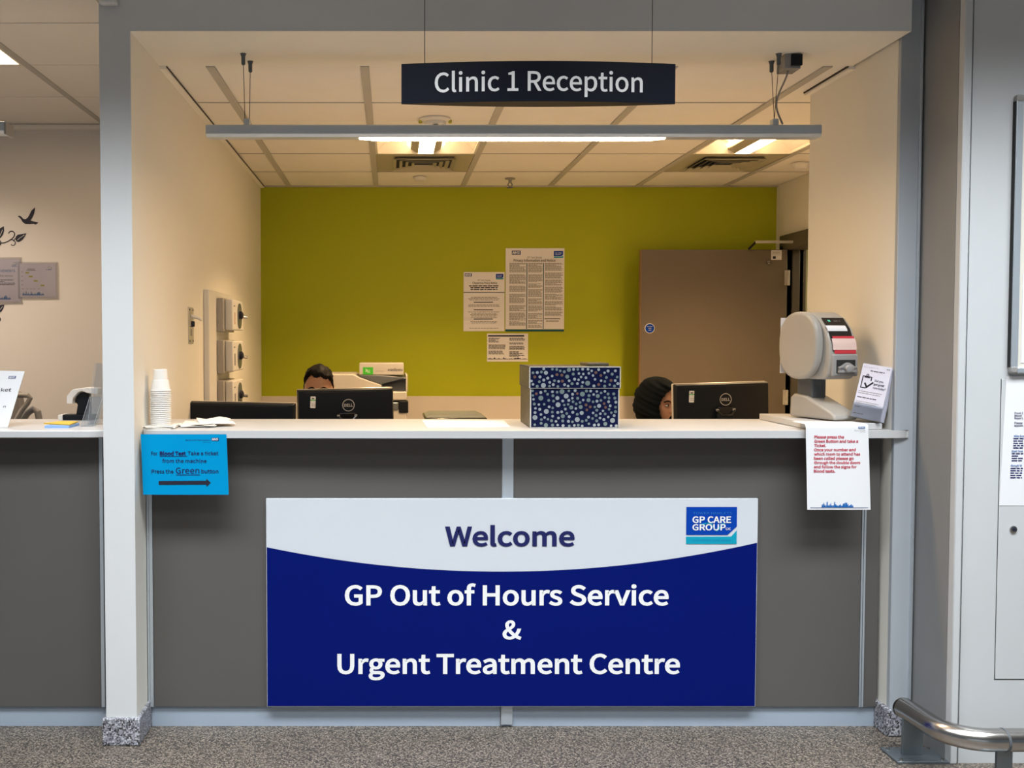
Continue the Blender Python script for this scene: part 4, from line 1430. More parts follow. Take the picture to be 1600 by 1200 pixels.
monitor('computer_monitor', 'black monitor seen from behind in front of the man, middle of the three', 540, 4.60, PZ(606.5, 4.60), PX(615.5, 4.60) - PX(464.5, 4.60), .29, R(6), R(-1.2), True)
monitor('computer_monitor', 'black monitor seen from behind in front of the woman in the headscarf', 1126.5, 4.60, PZ(597.5, 4.60), PX(1203, 4.60) - PX(1050, 4.60), .29, R(6), R(-1.5), True)
monitor('computer_monitor', 'wide black monitor beside the stack of cups, left of the man', 363, 4.42, PZ(627.5, 4.42), PX(461, 4.42) - PX(262, 4.42), .32, R(-3), R(1.0), False, False)

# ------------------------------------------------------------ desk and printer, office machine behind
dk = thing('desk', 'long pale desk behind the counter carrying the three monitors', 'desk', (.4, 4.5, 0))
mb = MB(); mb.box(XL + .01, 1.81, 4.06, 4.80, .715, .744, 'desk_top'); mb.build('desk_top', dk, bevel=.003)
for x in (XL + .03, .55, 1.78):
    mb = MB(); mb.box(x, x + .025, 4.08, 4.8, 0, .715, 'desk_top'); mb.build('side_panel', dk)

Yp = 5.95
pr = thing('photocopier', 'large white and black photocopier against the green wall behind the man', 'photocopier', (PX(575, Yp), Yp + .3, 0))
xq0, xq1 = PX(520, Yp), PX(636, Yp)
mb = MB()
mb.box(xq0, xq1, Yp, Yp + .6, .03, PZ(640, Yp), 'copier_white')
mb.box(xq0, xq1, Yp, Yp + .6, PZ(626, Yp), PZ(612, Yp), 'copier_white')
mb.box(xq0 + .02, xq1 - .02, Yp + .05, Yp + .6, PZ(640, Yp), PZ(626, Yp), 'grey_dark')
mb.build('cabinet', pr, bevel=.008, seg=3)
mb = MB(); mb.box(xq1 - .05, xq1 + .008, Yp - .005, Yp + .1, PZ(645, Yp), PZ(627, Yp), 'black_plastic'); mb.box(xq1 - .115, xq1 - .052, Yp - .004, Yp + .04, PZ(641, Yp), PZ(629, Yp), 'steel_plate'); mb.build('output_tray', pr, bevel=.004)
mb = MB()
zA, zB, zC_ = PZ(612, Yp), PZ(601, Yp), PZ(585, Yp)
mb.prism([(xq0 - .12, Yp + .02, zA), (xq0 - .12, Yp + .02, zC_), (PX(552, Yp), Yp + .02, zC_), (PX(562, Yp), Yp + .02, PZ(590, Yp)), (PX(596, Yp), Yp + .02, PZ(602, Yp)), (PX(596, Yp), Yp + .02, zA)], (0, .5, 0), 'copier_white'); mb.build('document_feeder', pr, bevel=.006, seg=3)
mb = MB(); mb.prism([(PX(562, Yp), Yp + .03, PZ(589, Yp)), (PX(596, Yp), Yp + .03, PZ(601.5, Yp)), (PX(596, Yp), Yp + .03, PZ(612, Yp)), (xq1 - .008, Yp + .03, PZ(612, Yp)), (xq1 - .008, Yp + .03, PZ(590, Yp)), (PX(592, Yp), Yp + .03, PZ(586.5, Yp)), (PX(562, Yp), Yp + .03, PZ(586.5, Yp))], (0, .5, 0), 'grey_dark'); mb.build('feeder_tray', pr, bevel=.004)
mb = MB(); mb.prism([(PX(597, Yp), Yp - .0, PZ(600, Yp)), (PX(634, Yp), Yp, PZ(590, Yp)), (PX(634.5, Yp), Yp, PZ(593.5, Yp)), (PX(598, Yp), Yp, PZ(604, Yp))], (0, .03, 0), 'black_gloss'); mb.box(xq1 - .008, xq1 + .004, Yp + .01, Yp + .5, PZ(612, Yp), PZ(586, Yp), 'copier_white'); mb.build('control_panel', pr, bevel=.002)
zb0 = PZ(586.2, Yp)
pbx = thing('paper_box', 'white cardboard box with a green label lying on top of the photocopier', 'box', (PX(597, Yp), Yp + .2, zb0))
mb = MB()
xb0, xb1, zb1 = PX(561, Yp), PX(631, Yp), PZ(568, Yp)
mb.box(xb0, xb1, Yp + .06, Yp + .34, zb0, zb1, 'copier_white'); mb.build('carton', pbx, bevel=.002)
mb = MB(); yy = Yp + .0588
mb.rect(PX(567, yy), PX(583, yy), PZ(585.2, yy), PZ(573.8, yy), yy, 'green_print')
mb.M = Matrix.Translation((PX(575, yy), yy - .0006, PZ(580, yy))) @ Matrix.Rotation(PI, 4, 'Y') @ Matrix.Translation((-PX(575, yy), -yy, -PZ(580, yy)))
mb.text('75g', PX(571.5, yy), PX(579, yy), PZ(582, yy), .016, yy, 'letter_white', .01)
mb.M = Matrix.Translation((PX(617, yy), yy - .0006, PZ(578, yy))) @ Matrix.Rotation(PI, 4, 'Y') @ Matrix.Translation((-PX(617, yy), -yy, -PZ(578, yy)))
mb.text('navigator', PX(605, yy), PX(629, yy), PZ(579.5, yy), .0135, yy, 'ink', .01)
mb.text('Universal', PX(635, yy), PX(647, yy), PZ(577.0, yy), .007, yy, 'ink_grey')
mb.build('box_print', pbx, smooth=False)
mb = MB(); yo_ = 5.2
xo0, xo1 = PX(664, yo_), PX(762, yo_)
om = thing('office_machine', 'low grey machine lid with black rim behind the flat paper sheet on the counter', 'office machine', ((xo0 + xo1) / 2, yo_ + .2, 0))
zo = PZ(654.5, yo_)
mb.box(xo0 + .03, xo1 - .03, yo_ + .02, yo_ + .36, 0.01, zo - .01, 'grey_plastic'); mb.build('housing', om, bevel=.006)
mb = MB(); mb.box(xo0, xo1, yo_, yo_ + .4, zo - .012, zo + .004, 'black_gloss'); mb.build('rim', om, bevel=.005)
mb = MB()
zq = PZ(646.5, yo_ + .1)
a1 = [(xo0 + .006, yo_ + .01), (xo1 - .006, yo_ + .01), (xo1 - .006, yo_ + .39), (xo0 + .006, yo_ + .39)]
a2 = [(xo0 + .035, yo_ + .06), (xo1 - .035, yo_ + .06), (xo1 - .035, yo_ + .33), (xo0 + .035, yo_ + .33)]
La, Lb = [mb.v((x, y, zo + .0045)) for x, y in a1], [mb.v((x, y, zq)) for x, y in a2]
mb.f(La[::-1], 'lid_grey'); mb.f(Lb, 'lid_grey')
for i in range(4): mb.f([La[i], La[(i + 1) % 4], Lb[(i + 1) % 4], Lb[i]], 'lid_grey')
mb.build('lid', om, bevel=.004)

# ------------------------------------------------------------ ticket machine (local coordinates, front towards -Y)
tm = thing('ticket_machine', 'grey drum-shaped ticket dispenser on a stand at the right end of the counter', 'ticket machine', (PX(1280, 3.74), 3.74, ZT + .0245), (0, 0, R(17)))
tm.scale = (.94, .94, 1)
mb = MB()
# foot: a wedge running forward
ft = [(-.150, .004), (-.150, .022), (-.128, .034), (.015, .086), (.085, .092), (.105, .078), (.108, .004)]
mb.prism([(-.052, y, z) for y, z in ft], (.112, 0, 0), 'grey_light'); mb.build('foot', tm, local=True, bevel=.012, seg=4)
mb = MB(); mb.prism([(-.034, y, z) for y, z in ((-.005, .078), (-.005, .165), (.085, .165), (.085, .082))], (.068, 0, 0), 'grey_dark'); mb.build('neck', tm, local=True, bevel=.006, seg=3)


def drum(yc, zc, hy, hz, n=40, pw=2.6, cut=None):
    out = []
    for i in range(n):
        a = 2 * PI * i / n
        y = yc + hy * math.copysign(abs(math.cos(a)) ** (2 / pw), math.cos(a))
        z = zc + hz * math.copysign(abs(math.sin(a)) ** (2 / pw), math.sin(a))
        out.append((y, z))
    return out


zc_ = .292
DR = Matrix.Translation((0, .004, -.014))
mb = MB()
prof = drum(.02, zc_, .125, .132, pw=2.7)
body = [(-.098, .166), (-.122, .190), (-.128, .250), (-.122, .300), (-.100, .352), (-.060, .394), (-.005, .418), (.060, .420), (.110, .395), (.138, .34), (.142, .27), (.132, .215), (.105, .180), (.06, .166)]
mb.M = DR; mb.prism([(-.052, y, z) for y, z in body], (.132, 0, 0), 'grey_light'); tb = mb.build('body', tm, local=True, bevel=.010, seg=4)
mb = MB()
pr2 = [(y + .008, z) for y, z in drum(.014, zc_, .114, .128, pw=2.4)]
mb.M = DR; mb.prism([(-.086, y, z) for y, z in pr2], (.036, 0, 0), 'grey_light'); tag(mb.build('side_cover', tm, local=True, bevel=.012, seg=4), 'flat rounded side cover')
# front bezel
mb = MB(); mb.M = DR; mb.box(-.046, .076, -.136, -.118, .178, .262, 'grey_plastic'); fb = mb.build('front_bezel', tm, local=True, bevel=.008, seg=3)
mb = MB(); mb.M = DR; mb.box(-.030, .060, -.1375, -.135, .190, .240, 'dark_gap'); mb.build('ticket_slot', tm, local=True, bevel=.001)
mb = MB(); mb.M = DR @ Matrix.Translation((.0035, 0, 0)) @ Matrix.Diagonal((1.25, 1, 1, 1))
mb.box(-.024, .043, -.150, -.137, .192, .214, 'grey_plastic'); mb.prism([(-.024 + .067 * t, -.150, .214 + .016 * math.sin(PI * t) ** 2 * 1.0) for t in [i / 16 for i in range(17)]] + [(.043, -.150, .200), (-.024, -.150, .200)], (0, .012, 0), 'grey_plastic')
mb.lathe([(.016, 0), (.014, -.010), (.004, -.013)], (.0095, -.150, .208), 'grey_plastic', 20, 'Y')
mb.build('ticket_lever', tm, local=True, bevel=.002)


def on_front(mb, pts_uv, off, m):
    """lay a polygon on the sloping front: u across, v along the front profile"""
    path = [(-.129, .250), (-.123, .300), (-.101, .353), (-.061, .395), (-.006, .419)]
    ln = [0]
    for a, b in zip(path, path[1:]): ln.append(ln[-1] + math.dist(a, b))

    def at(u, v):
        for i in range(len(path) - 1):
            if v <= ln[i + 1] or i == len(path) - 2:
                t = (v - ln[i]) / (ln[i + 1] - ln[i])
                y = path[i][0] + (path[i + 1][0] - path[i][0]) * t
                z = path[i][1] + (path[i + 1][1] - path[i][1]) * t
                dy, dz = path[i + 1][0] - path[i][0], path[i + 1][1] - path[i][1]
                l = math.hypot(dy, dz)
                return (u, y - dz / l * off, z + dy / l * off)
    for (u0, u1, v0, v1) in pts_uv:
        n = 8
        for i in range(n):
            a, b = v0 + (v1 - v0) * i / n, v0 + (v1 - v0) * (i + 1) / n
            mb.poly([at(u0, a), at(u1, a), at(u1, b), at(u0, b)], m)


mb = MB(); mb.M = DR @ Matrix.Diagonal((1.25, 1, 1, 1)); on_front(mb, [(-.034, .050, .060, .165)], .0022, 'black_gloss')
on_front(mb, [(-.018, -.008, .143, .153)], .0030, 'led_green')
on_front(mb, [(.004, .020, .146, .149), (.023, .030, .146, .149)], .0030, 'ink_grey')
tag(mb.build('front_label', tm, local=True), 'black label with a small green diamond')
mb = MB(); mb.M = DR @ Matrix.Diagonal((1.25, 1, 1, 1)); on_front(mb, [(-.040, .036, .098, .122)], .0045, 'paper_cream'); tag(mb.build('paper_strip', tm, local=True), 'strip of cream paper tape')
mb = MB(); mb.M = DR @ Matrix.Diagonal((1.25, 1, 1, 1)); on_front(mb, [(-.028, .054, .012, .078)], .0042, 'sticker_red'); on_front(mb, [(-.034, .056, .026, .068)], .0056, 'sticker_pink')
tag(mb.build('red_sticker', tm, local=True), 'red and white sticker under glossy tape')
# little white sheet fixed behind the machine
mb = MB(); mb.box(-.078, -.03, .134, .136, .17, .385, 'paper_cream'); tag(mb.build('back_paper', tm, local=True), 'pale paper sheet stuck behind the drum')

# ------------------------------------------------------------ leaflets
lh = thing('leaflet_holder', 'leaflets in a clear holder leaning beside the right pier', 'leaflets', (PX(1353, 3.555), 3.555, ZT + .0365), (0, 0, 0))
LM = Matrix.Rotation(R(-44), 4, 'Z') @ Matrix.Rotation(R(9), 4, 'Y') @ Matrix.Rotation(R(-9), 4, 'X')
WL, HL = .100, .200
mb = MB(); mb.M = LM
for i in range(9):
    mb.box(-WL / 2 + .001 * (i % 3), WL / 2 + .001 * (i % 2), .003 + .0062 * i, .0055 + .0062 * i, .002, HL - .002 * ((i * 5) % 3), 'leaflet_paper')
lf = mb.build('leaflet_stack', lh, local=True)
mb = MB(); mb.M = LM
yf_ = .0024
mb.sec('logo')
mb.text('Barts Health', -WL / 2 + .006, -WL / 2 + .036, HL - .014, .0035, yf_, 'ink_grey')
mb.text('NHS', WL / 2 - .016, WL / 2 - .005, HL - .012, .0045, yf_, 'navy_text', .03)
mb.text('Your views', 0 - .014, .006, HL - .012, .003, yf_, 'ink_grey')
mb.para(-.022, .032, HL - .022, HL - .027, .006, .003, yf_, 'ink', True, 3)


def strk(mb, pts, w, y, m):
    for (a, b), (c, d) in zip(pts, pts[1:]):
        t = Vector((c - a, d - b)).normalized() * w / 2
        n_ = Vector((-t.y, t.x))
        mb.poly([(a - t.x + n_.x, y, b - t.y + n_.y), (a - t.x - n_.x, y, b - t.y - n_.y), (c + t.x - n_.x, y, d + t.y - n_.y), (c + t.x + n_.x, y, d + t.y + n_.y)], m)


mb.sec('clipboard_icon')
bx0_, bz0_ = -.040, HL - .088
strk(mb, [(bx0_ + .016, bz0_), (bx0_, bz0_), (bx0_, bz0_ + .042), (bx0_ + .030, bz0_ + .042), (bx0_ + .030, bz0_ + .030)], .0035, yf_, 'ink')
strk(mb, [(bx0_ + .009, bz0_ + .040), (bx0_ + .021, bz0_ + .040)], .006, yf_, 'ink')
mb.ring(bx0_ + .015, bz0_ + .047, .0022, .005, yf_, 'ink', 14)
strk(mb, [(bx0_ + .012, bz0_ + .016), (bx0_ + .020, bz0_ + .004), (bx0_ + .037, bz0_ + .022)], .006, yf_, 'ink')
mb.sec('lettering')
for i, (t_, w_) in enumerate((('Did you', .030), ('get great', .036), ('care today?', .043))):
    mb.text(t_, .002, .002 + w_, bz0_ + .028 - .013 * i, .0075, yf_, 'ink', .02)
mb.sec('small_print')
mb.para(-.044, .036, HL - .100, HL - .112, .007, .0022, yf_, 'ink_grey', seed=2)
mb.para(-.044, .030, HL - .122, HL - .126, .005, .003, yf_, 'ink', seed=6)
mb.para(-.044, .034, HL - .138, HL - .148, .006, .0018, yf_, 'ink_grey', seed=8)
mb.para(-.044, -.026, HL - .158, HL - .162, .005, .0022, yf_, 'ink_grey', seed=8)
mb.para(-.044, -.010, HL - .182, HL - .186, .005, .003, yf_, 'ink_grey', seed=8)
mb.build('printing', lf, local=True, smooth=False)
mb = MB(); mb.M = LM
mb.box(-WL / 2 - .004, WL / 2 + .004, .0595, .0615, 0, HL - .01, 'acrylic'); mb.box(-WL / 2 - .004, WL / 2 + .004, -.002, 0, 0, .055, 'acrylic'); mb.box(-WL / 2 - .004, WL / 2 + .004, -.002, .06, -.002, 0, 'acrylic')
mb.build('clear_holder', lh, local=True)

# ------------------------------------------------------------ left bay desk objects
YK = 3.62
q = P(-2, 669, YK)
nc = thing('desk_card', 'white notice card standing on the left counter, cut by the left edge of the photo', 'notice', (PX(0, YK), YK, ZT))
mb = MB()
cz = PZ(581, YK)
pts = [(PX(-62, YK), ZT + .001), (PX(10, YK), ZT + .001), (PX(28, YK), cz), (PX(-46, YK), cz + .004)]
mb.prism([(x, YK + .06 * (z - ZT) / .2, z) for x, z in pts], (0, .003, 0), 'paper_white'); mb.build('card', nc, smooth=False)
mb = MB()
mb.M = Matrix.Identity(4)


def cp_text(mb, t_, a, b, base, cap, m, bold):
    z = PZ(base, YK)
    y = YK + .06 * (z - ZT) / .2
    vs_, fs_ = glyphs(t_, bold)
    mn, mx = min(v[0] for v in vs_), max(v[0] for v in vs_)
    k = cap * YK / FPX / CAP
    kx = (PX(b, YK) - PX(a, YK)) / (mx - mn)
    vv = []
    for v in vs_:
        zz = z + v[1] * k
        vv.append(mb.v((PX(a, YK) + (v[0] - mn) * kx + v[1] * k * .2, YK + .06 * (zz - ZT) / .2 - .0012, zz)))
    for f_ in fs_: mb.f([vv[i] for i in f_], m)


z0_, z1_ = PZ(592.5, YK), PZ(588.5, YK)
yy0, yy1 = YK + .06 * (z0_ - ZT) / .2 - .0008, YK + .06 * (z1_ - ZT) / .2 - .0008
mb.poly([(PX(3.2, YK), yy0, z0_), (PX(14.5, YK), yy0, z0_), (PX(15.5, YK), yy1, z1_), (PX(4, YK), yy1, z1_)], 'nhs_blue')
cp_text(mb, 'NHS', 4.5, 13.5, 592.0, 3, 'letter_white', .03)
mb.sec('lettering')
cp_text(mb, 'ticket', -21, 9.5, 612.5, 5.2, 'ink', .006)
mb.sec('lettering')
cp_text(mb, 'n', .0, 3.5, 637.5, 3.6, 'ink', .006)
mb.build('printing', nc, smooth=False)
mb = MB(); mb.prism([(PX(-30, YK), YK + .012, ZT), (PX(5, YK), YK + .012, ZT), (PX(12, YK), YK + .055, ZT + .15), (PX(-10, YK), YK + .055, ZT + .15)], (0, .004, 0), 'paper_cream'); mb.prism([(PX(-26, YK), YK + .013, ZT), (PX(-24, YK), YK + .12, ZT), (PX(-24, YK), YK + .06, ZT + .15)], (.004, 0, 0), 'paper_cream'); mb.build('easel_back', nc, smooth=False)

nb = thing('note_pad', 'small pad of yellow and blue slips lying on the left counter', 'note pad', (PX(91, 3.62), 3.64, ZT))
mb = MB(); x0_, x1_ = PX(71, 3.62), PX(109, 3.62)
mb.box(x0_, x1_, 3.60, 3.72, ZT, ZT + .009, 'note_blue'); mb.build('blue_pad', nb)
mb = MB(); mb.prism([(x0_ - .025, 3.66, ZT + .010), (x1_, 3.61, ZT + .010), (x1_ - .01, 3.74, ZT + .010), (x0_ + .01, 3.76, ZT + .010)], (0, 0, .004), 'note_yellow'); mb.build('yellow_slips', nb)

for k in range(2):
    Yh = 3.66 + .10 * k
    (pb0, pt0, hh, ww) = ((137, 151, 621, .060), (147, 158, 568, .055))[k]
    hd = thing('leaflet_holder', ('short clear acrylic holder at the right end of the left counter', 'taller clear acrylic holder leaning against the white column on the left counter')[k], 'leaflet holder', (PX(pb0, Yh), Yh, ZT))
    xb_, xt_ = PX(pb0, Yh), PX(pt0 - 3, Yh)
    zt3 = PZ(hh, Yh)
    mb = MB()
    for dy in (0, .03):
        mb.prism([(xb_ - ww / 2, Yh + dy, ZT + .0005), (xb_ + ww / 2 - .012, Yh + dy, ZT + .0005), (xt_ + ww / 2 - .012, Yh + dy + .03, zt3), (xt_ - ww / 2, Yh + dy + .03, zt3)], (0, .002, 0), 'acrylic')
    mb.build('clear_panels', hd, smooth=False)
    mb = MB()
    mb.tube([(xb_ - ww / 2, Yh, ZT + .002), (xt_ - ww / 2, Yh + .03, zt3), (xt_ + ww / 2 - .012, Yh + .03, zt3), (xb_ + ww / 2 - .012, Yh, ZT + .002), (xb_ - ww / 2, Yh, ZT + .002)], .0009, 'aluminium', 6)
    mb.build('panel_edges', hd)

YM = 3.99
dm = thing('desk_machine', 'white and black desktop machine with overhanging head on the left countertop', 'office machine', (PX(128, YM), YM, ZT))
mb = MB()
mb.prism([(PX(a_, YM), YM - .03, PZ(b_, YM)) for a_, b_ in ((100, 656.5), (100, 647.5), (93, 647.5), (93, 655.5))][::-1], (0, .10, 0), 'white_plastic')
mb.box(PX(100, YM), PX(148, YM), YM - .03, YM + .02, ZT + .001, PZ(647, YM), 'black_plastic')
mb.build('base', dm, bevel=.002)
mb = MB(); mb.prism([(PX(a_, YM), YM - .02, PZ(b_, YM)) for a_, b_ in ((120, 647), (122.5, 632), (119, 627), (121, 619), (127, 613), (134, 611), (140, 612.5), (140, 647))][::-1], (0, .04, 0), 'black_plastic'); mb.build('arm', dm, bevel=.002)
mb = MB(); mb.prism([(PX(a_, YM), YM - .045, PZ(b_, YM)) for a_, b_ in ((108.5, 630), (108.5, 618), (118, 607.5), (141, 604.5), (157, 606), (157, 616), (140, 613), (133, 610), (127, 611.5), (118.5, 621), (117.5, 630))][::-1], (0, .06, 0), 'white_plastic'); mb.build('head_cover', dm, bevel=.003)

YA = 4.9
ch = thing('office_chair', 'grey office chair with curved armrest behind the white notice card', 'chair', (PX(16, YA), YA, 0))
mb = MB(); mb.tube([(PX(24, YA), YA, PZ(617, YA)), (PX(34, YA), YA, PZ(617.5, YA)), (PX(42, YA), YA, PZ(618, YA)), (PX(46, YA), YA, PZ(622, YA)), (PX(42, YA), YA, PZ(630, YA)), (PX(32, YA), YA, PZ(642, YA)), (PX(22, YA), YA, PZ(660, YA))], .013, 'grey_plastic', 12); mb.build('armrest', ch)
mb = MB(); mb.tube([(PX(28, YA), YA + .03, PZ(660, YA)), (PX(38, YA), YA + .03, PZ(646, YA)), (PX(47, YA), YA + .03, PZ(640, YA)), (PX(54, YA), YA + .03, PZ(644, YA)), (PX(57, YA), YA + .03, PZ(662, YA))], .017, 'grey_plastic', 12); mb.build('armrest', ch)
mb = MB(); mb.prism([(PX(a_, YA), YA + .05, PZ(b_, YA)) for a_, b_ in ((-20, 700), (-16, 614), (24, 612), (28, 640), (30, 700))][::-1], (0, .05, 0), 'grey_plastic'); mb.build('backrest', ch, bevel=.015, seg=3)
mb = MB(); mb.box(PX(-22, YA), PX(56, YA), YA - .25, YA + .2, .44, .50, 'chair_fabric'); mb.build('seat', ch, bevel=.02, seg=3)
mb = MB(); mb.lathe([(.03, .06), (.03, .44)], (PX(17, YA), YA, 0), 'black_plastic', 14); mb.build('gas_lift', ch)
for i in range(5):
    a_ = 2 * PI * i / 5
    mb = MB(); mb.tube([(PX(17, YA), YA, .08), (PX(17, YA) + .27 * math.cos(a_), YA + .27 * math.sin(a_), .06)], .018, 'black_plastic', 8); mb.lathe([(.025, -.012), (.025, .012)], (PX(17, YA) + .27 * math.cos(a_), YA + .27 * math.sin(a_), .026), 'black_plastic', 12, 'Y'); mb.build('base_arm', ch)

# ------------------------------------------------------------ facing wall: notice board, paper, access panel
nbx0, nbz0, nbz1 = PX(1575, YF), PZ(583, YF), PZ(150, YF)
bd = thing('notice_board', 'silver framed white notice board cut by the right edge of the photo', 'notice board', (nbx0 + .4, YF, nbz0))
xe = nbx0 + .9
mb = MB(); mb.box(nbx0 + .01, xe - .01, YF - .012, YF, nbz0 + .01, nbz1 - .01, 'board_face'); mb.build('panel', bd)
for (a, b, c, d) in ((nbx0, nbx0 + .022, nbz0 + .02, nbz1 - .02), (xe - .022, xe, nbz0 + .02, nbz1 - .02)):
    mb = MB(); mb.box(a, b, YF - .020, YF, c, d, 'aluminium'); mb.box(a - .0015, a, YF - .016, YF, c, d, 'dark_gap'); mb.build('frame_rail', bd, bevel=.003)
for (c, d) in ((nbz0, nbz0 + .02), (nbz1 - .02, nbz1)):
    mb = MB(); mb.box(nbx0 + .02, xe - .02, YF - .020, YF, c, d, 'aluminium'); mb.build('frame_rail', bd, bevel=.003)
for (a, b) in ((nbx0 - .001, nbz0 - .001), (nbx0 - .001, nbz1 - .024), (xe - .024, nbz0 - .001), (xe - .024, nbz1 - .024)):
    mb = MB(); mb.box(a, a + .025, YF - .022, YF, b, b + .025, 'grey_plastic'); mb.build('corner_cap', bd, bevel=.006, seg=3)
mb = MB(); mb.box(PX(1592, YF), xe - .2, YF - .0135, YF - .0125, PZ(567, YF), PZ(428, YF), 'paper_cream'); tag(mb.build('pinned_sheet', loc=(nbx0 + .1, YF - .013, PZ(567, YF))), 'cream paper sheet pinned inside the silver framed notice board', 'paper')
wp = thing('notice', 'white paper notice with blue print below the silver framed notice board', 'notice', (PX(1600, YF), YF - .001, PZ(790, YF)))
y_ = YF - .003
mb = MB(); mb.prism([(PX(1567, y_), y_, PZ(790, y_)), (PX(1690, y_), y_, PZ(790, y_)), (PX(1693, y_), y_, PZ(588, y_)), (PX(1574, y_), y_, PZ(588, y_))], (0, .0006, 0), 'paper_white'); mb.build('sheet', wp, smooth=False)
mb = MB(); y_ -= .0006
lines = [(647, 'From 1', 'navy_text'), (651, 'Blood', 'navy_text'), (655, 'Royal L', 'navy_text'), (662.5, 'Please', 'navy_text'), (666.5, 'appoin', 'navy_text'), (683, 'Mile End', 'ink_blue')]
for (b_, t_, m_) in lines:
    if b_ in (647, 662.5, 683): mb.sec('lettering')
    mb.text(t_, PX(1588, y_), 0, PZ(b_, y_), .0066, y_, m_, .02, 'l')
mb.para(PX(1587, y_), PX(1603, y_), PZ(684.5, y_), PZ(702, y_), .0078, .004, y_, 'navy_text', seed=1)
mb.text('East One', PX(1585, y_), 0, PZ(706.5, y_), .0066, y_, 'ink_blue', .02, 'l')
mb.para(PX(1585, y_), PX(1603, y_), PZ(708, y_), PZ(724, y_), .0078, .004, y_, 'navy_text', seed=2)
mb.text('Gough W', PX(1584, y_), 0, PZ(729, y_), .0066, y_, 'ink_blue', .02, 'l')
mb.para(PX(1583.5, y_), PX(1603, y_), PZ(731, y_), PZ(750, y_), .0078, .004, y_, 'navy_text', seed=3)
mb.build('printing', wp, smooth=False)
x_ = PX(1566, YF)
ap = thing('access_panel', 'pale grey access panel with a round lock in the facing wall at the right', 'access panel', (x_ + .25, YF, PZ(1061, YF)))
za_, zb_ = PZ(1061, YF), PZ(592, YF)
mb = MB(); mb.box(x_ - .0018, x_, YF - .0008, YF, za_, zb_, 'dark_gap'); mb.box(x_ - .0018, x_ + .5, YF - .0008, YF, za_ - .0018, za_, 'dark_gap'); mb.build('door_gap', ap, smooth=False)
mb = MB(); mb.box(x_ + .0005, x_ + .5, YF - .002, YF - .0004, za_ + .0005, zb_, 'locker'); mb.build('door', ap, bevel=.0008)
q = P(1583, 827, YF - .002)
mb = MB(); mb.lathe([(.0125, 0), (.0115, -.004), (.007, -.005)], (q.x, YF - .002, q.z), 'steel', 20, 'Y'); mb.lathe([(.006, -.0052), (.006, -.0056)], (q.x, YF - .002, q.z), 'ink', 14, 'Y'); mb.build('lock', ap)
x_ = PX(1598, YF)

RS = Matrix.Translation((.012, -.05, 0))
# ------------------------------------------------------------ bumper rail
rl = thing('bumper_rail', 'low brushed steel bumper rail curving round the corner at the bottom right', 'rail', (1.86, 3.2, 0))
zr_, rr_ = .155, .036
pts = [(1.770, 3.42, zr_), (1.775, 3.38, zr_)]
c0 = Vector((1.775, 3.38)); n = 14
cc = (1.90, 3.265)
for i in range(n + 1):
    a_ = PI + (PI / 2) * i / n
    pts.append((1.905 + .125 * math.cos(a_), 3.27 + .125 * math.sin(a_), zr_))
pts += [(1.944, 3.145, zr_)]
mb = MB(); mb.M = RS; mb.tube(pts, rr_, 'steel', 32); mb.build('curved_tube', rl)
mb = MB(); mb.M = RS; mb.tube([(1.948, 3.145, zr_), (4.5, 3.145, zr_)], rr_, 'steel', 32); mb.build('straight_tube', rl)
mb = MB(); mb.M = RS; mb.tube([(1.768, 3.4205, zr_), (1.768, 3.424, zr_)], rr_ * .98, 'steel', 32); mb.build('end_cap', rl)
mb = MB(); mb.M = RS; mb.tube([(1.942, 3.145, zr_), (1.950, 3.145, zr_)], rr_ + .0012, 'grey_dark', 32); mb.build('joint_ring', rl)
mb = MB(); mb.M = RS; mb.box(1.745, 1.815, 3.375, 3.387, .008, zr_ - .02, 'steel_plate'); mb.build('post', rl, bevel=.001)
mb = MB(); mb.M = RS; mb.box(1.70, 1.88, 3.32, 3.44, 0, .008, 'steel_plate'); mb.build('base_plate', rl, bevel=.001)
mb = MB(); mb.M = RS; mb.box(1.922, 1.972, 3.139, 3.151, .008, zr_ - .03, 'steel_plate'); mb.build('post', rl, bevel=.001)
mb = MB(); mb.M = RS; mb.box(1.90, 2.02, 3.09, 3.20, 0, .008, 'steel_plate'); mb.build('base_plate', rl, bevel=.001)
for (a, b) in ((1.72, 3.335), (1.86, 3.335), (1.72, 3.425), (1.86, 3.425)):
    mb = MB(); mb.M = RS; mb.lathe([(.007, .008), (.006, .013)], (a, b, 0), 'steel', 10); mb.build('bolt', rl)

# ------------------------------------------------------------ people


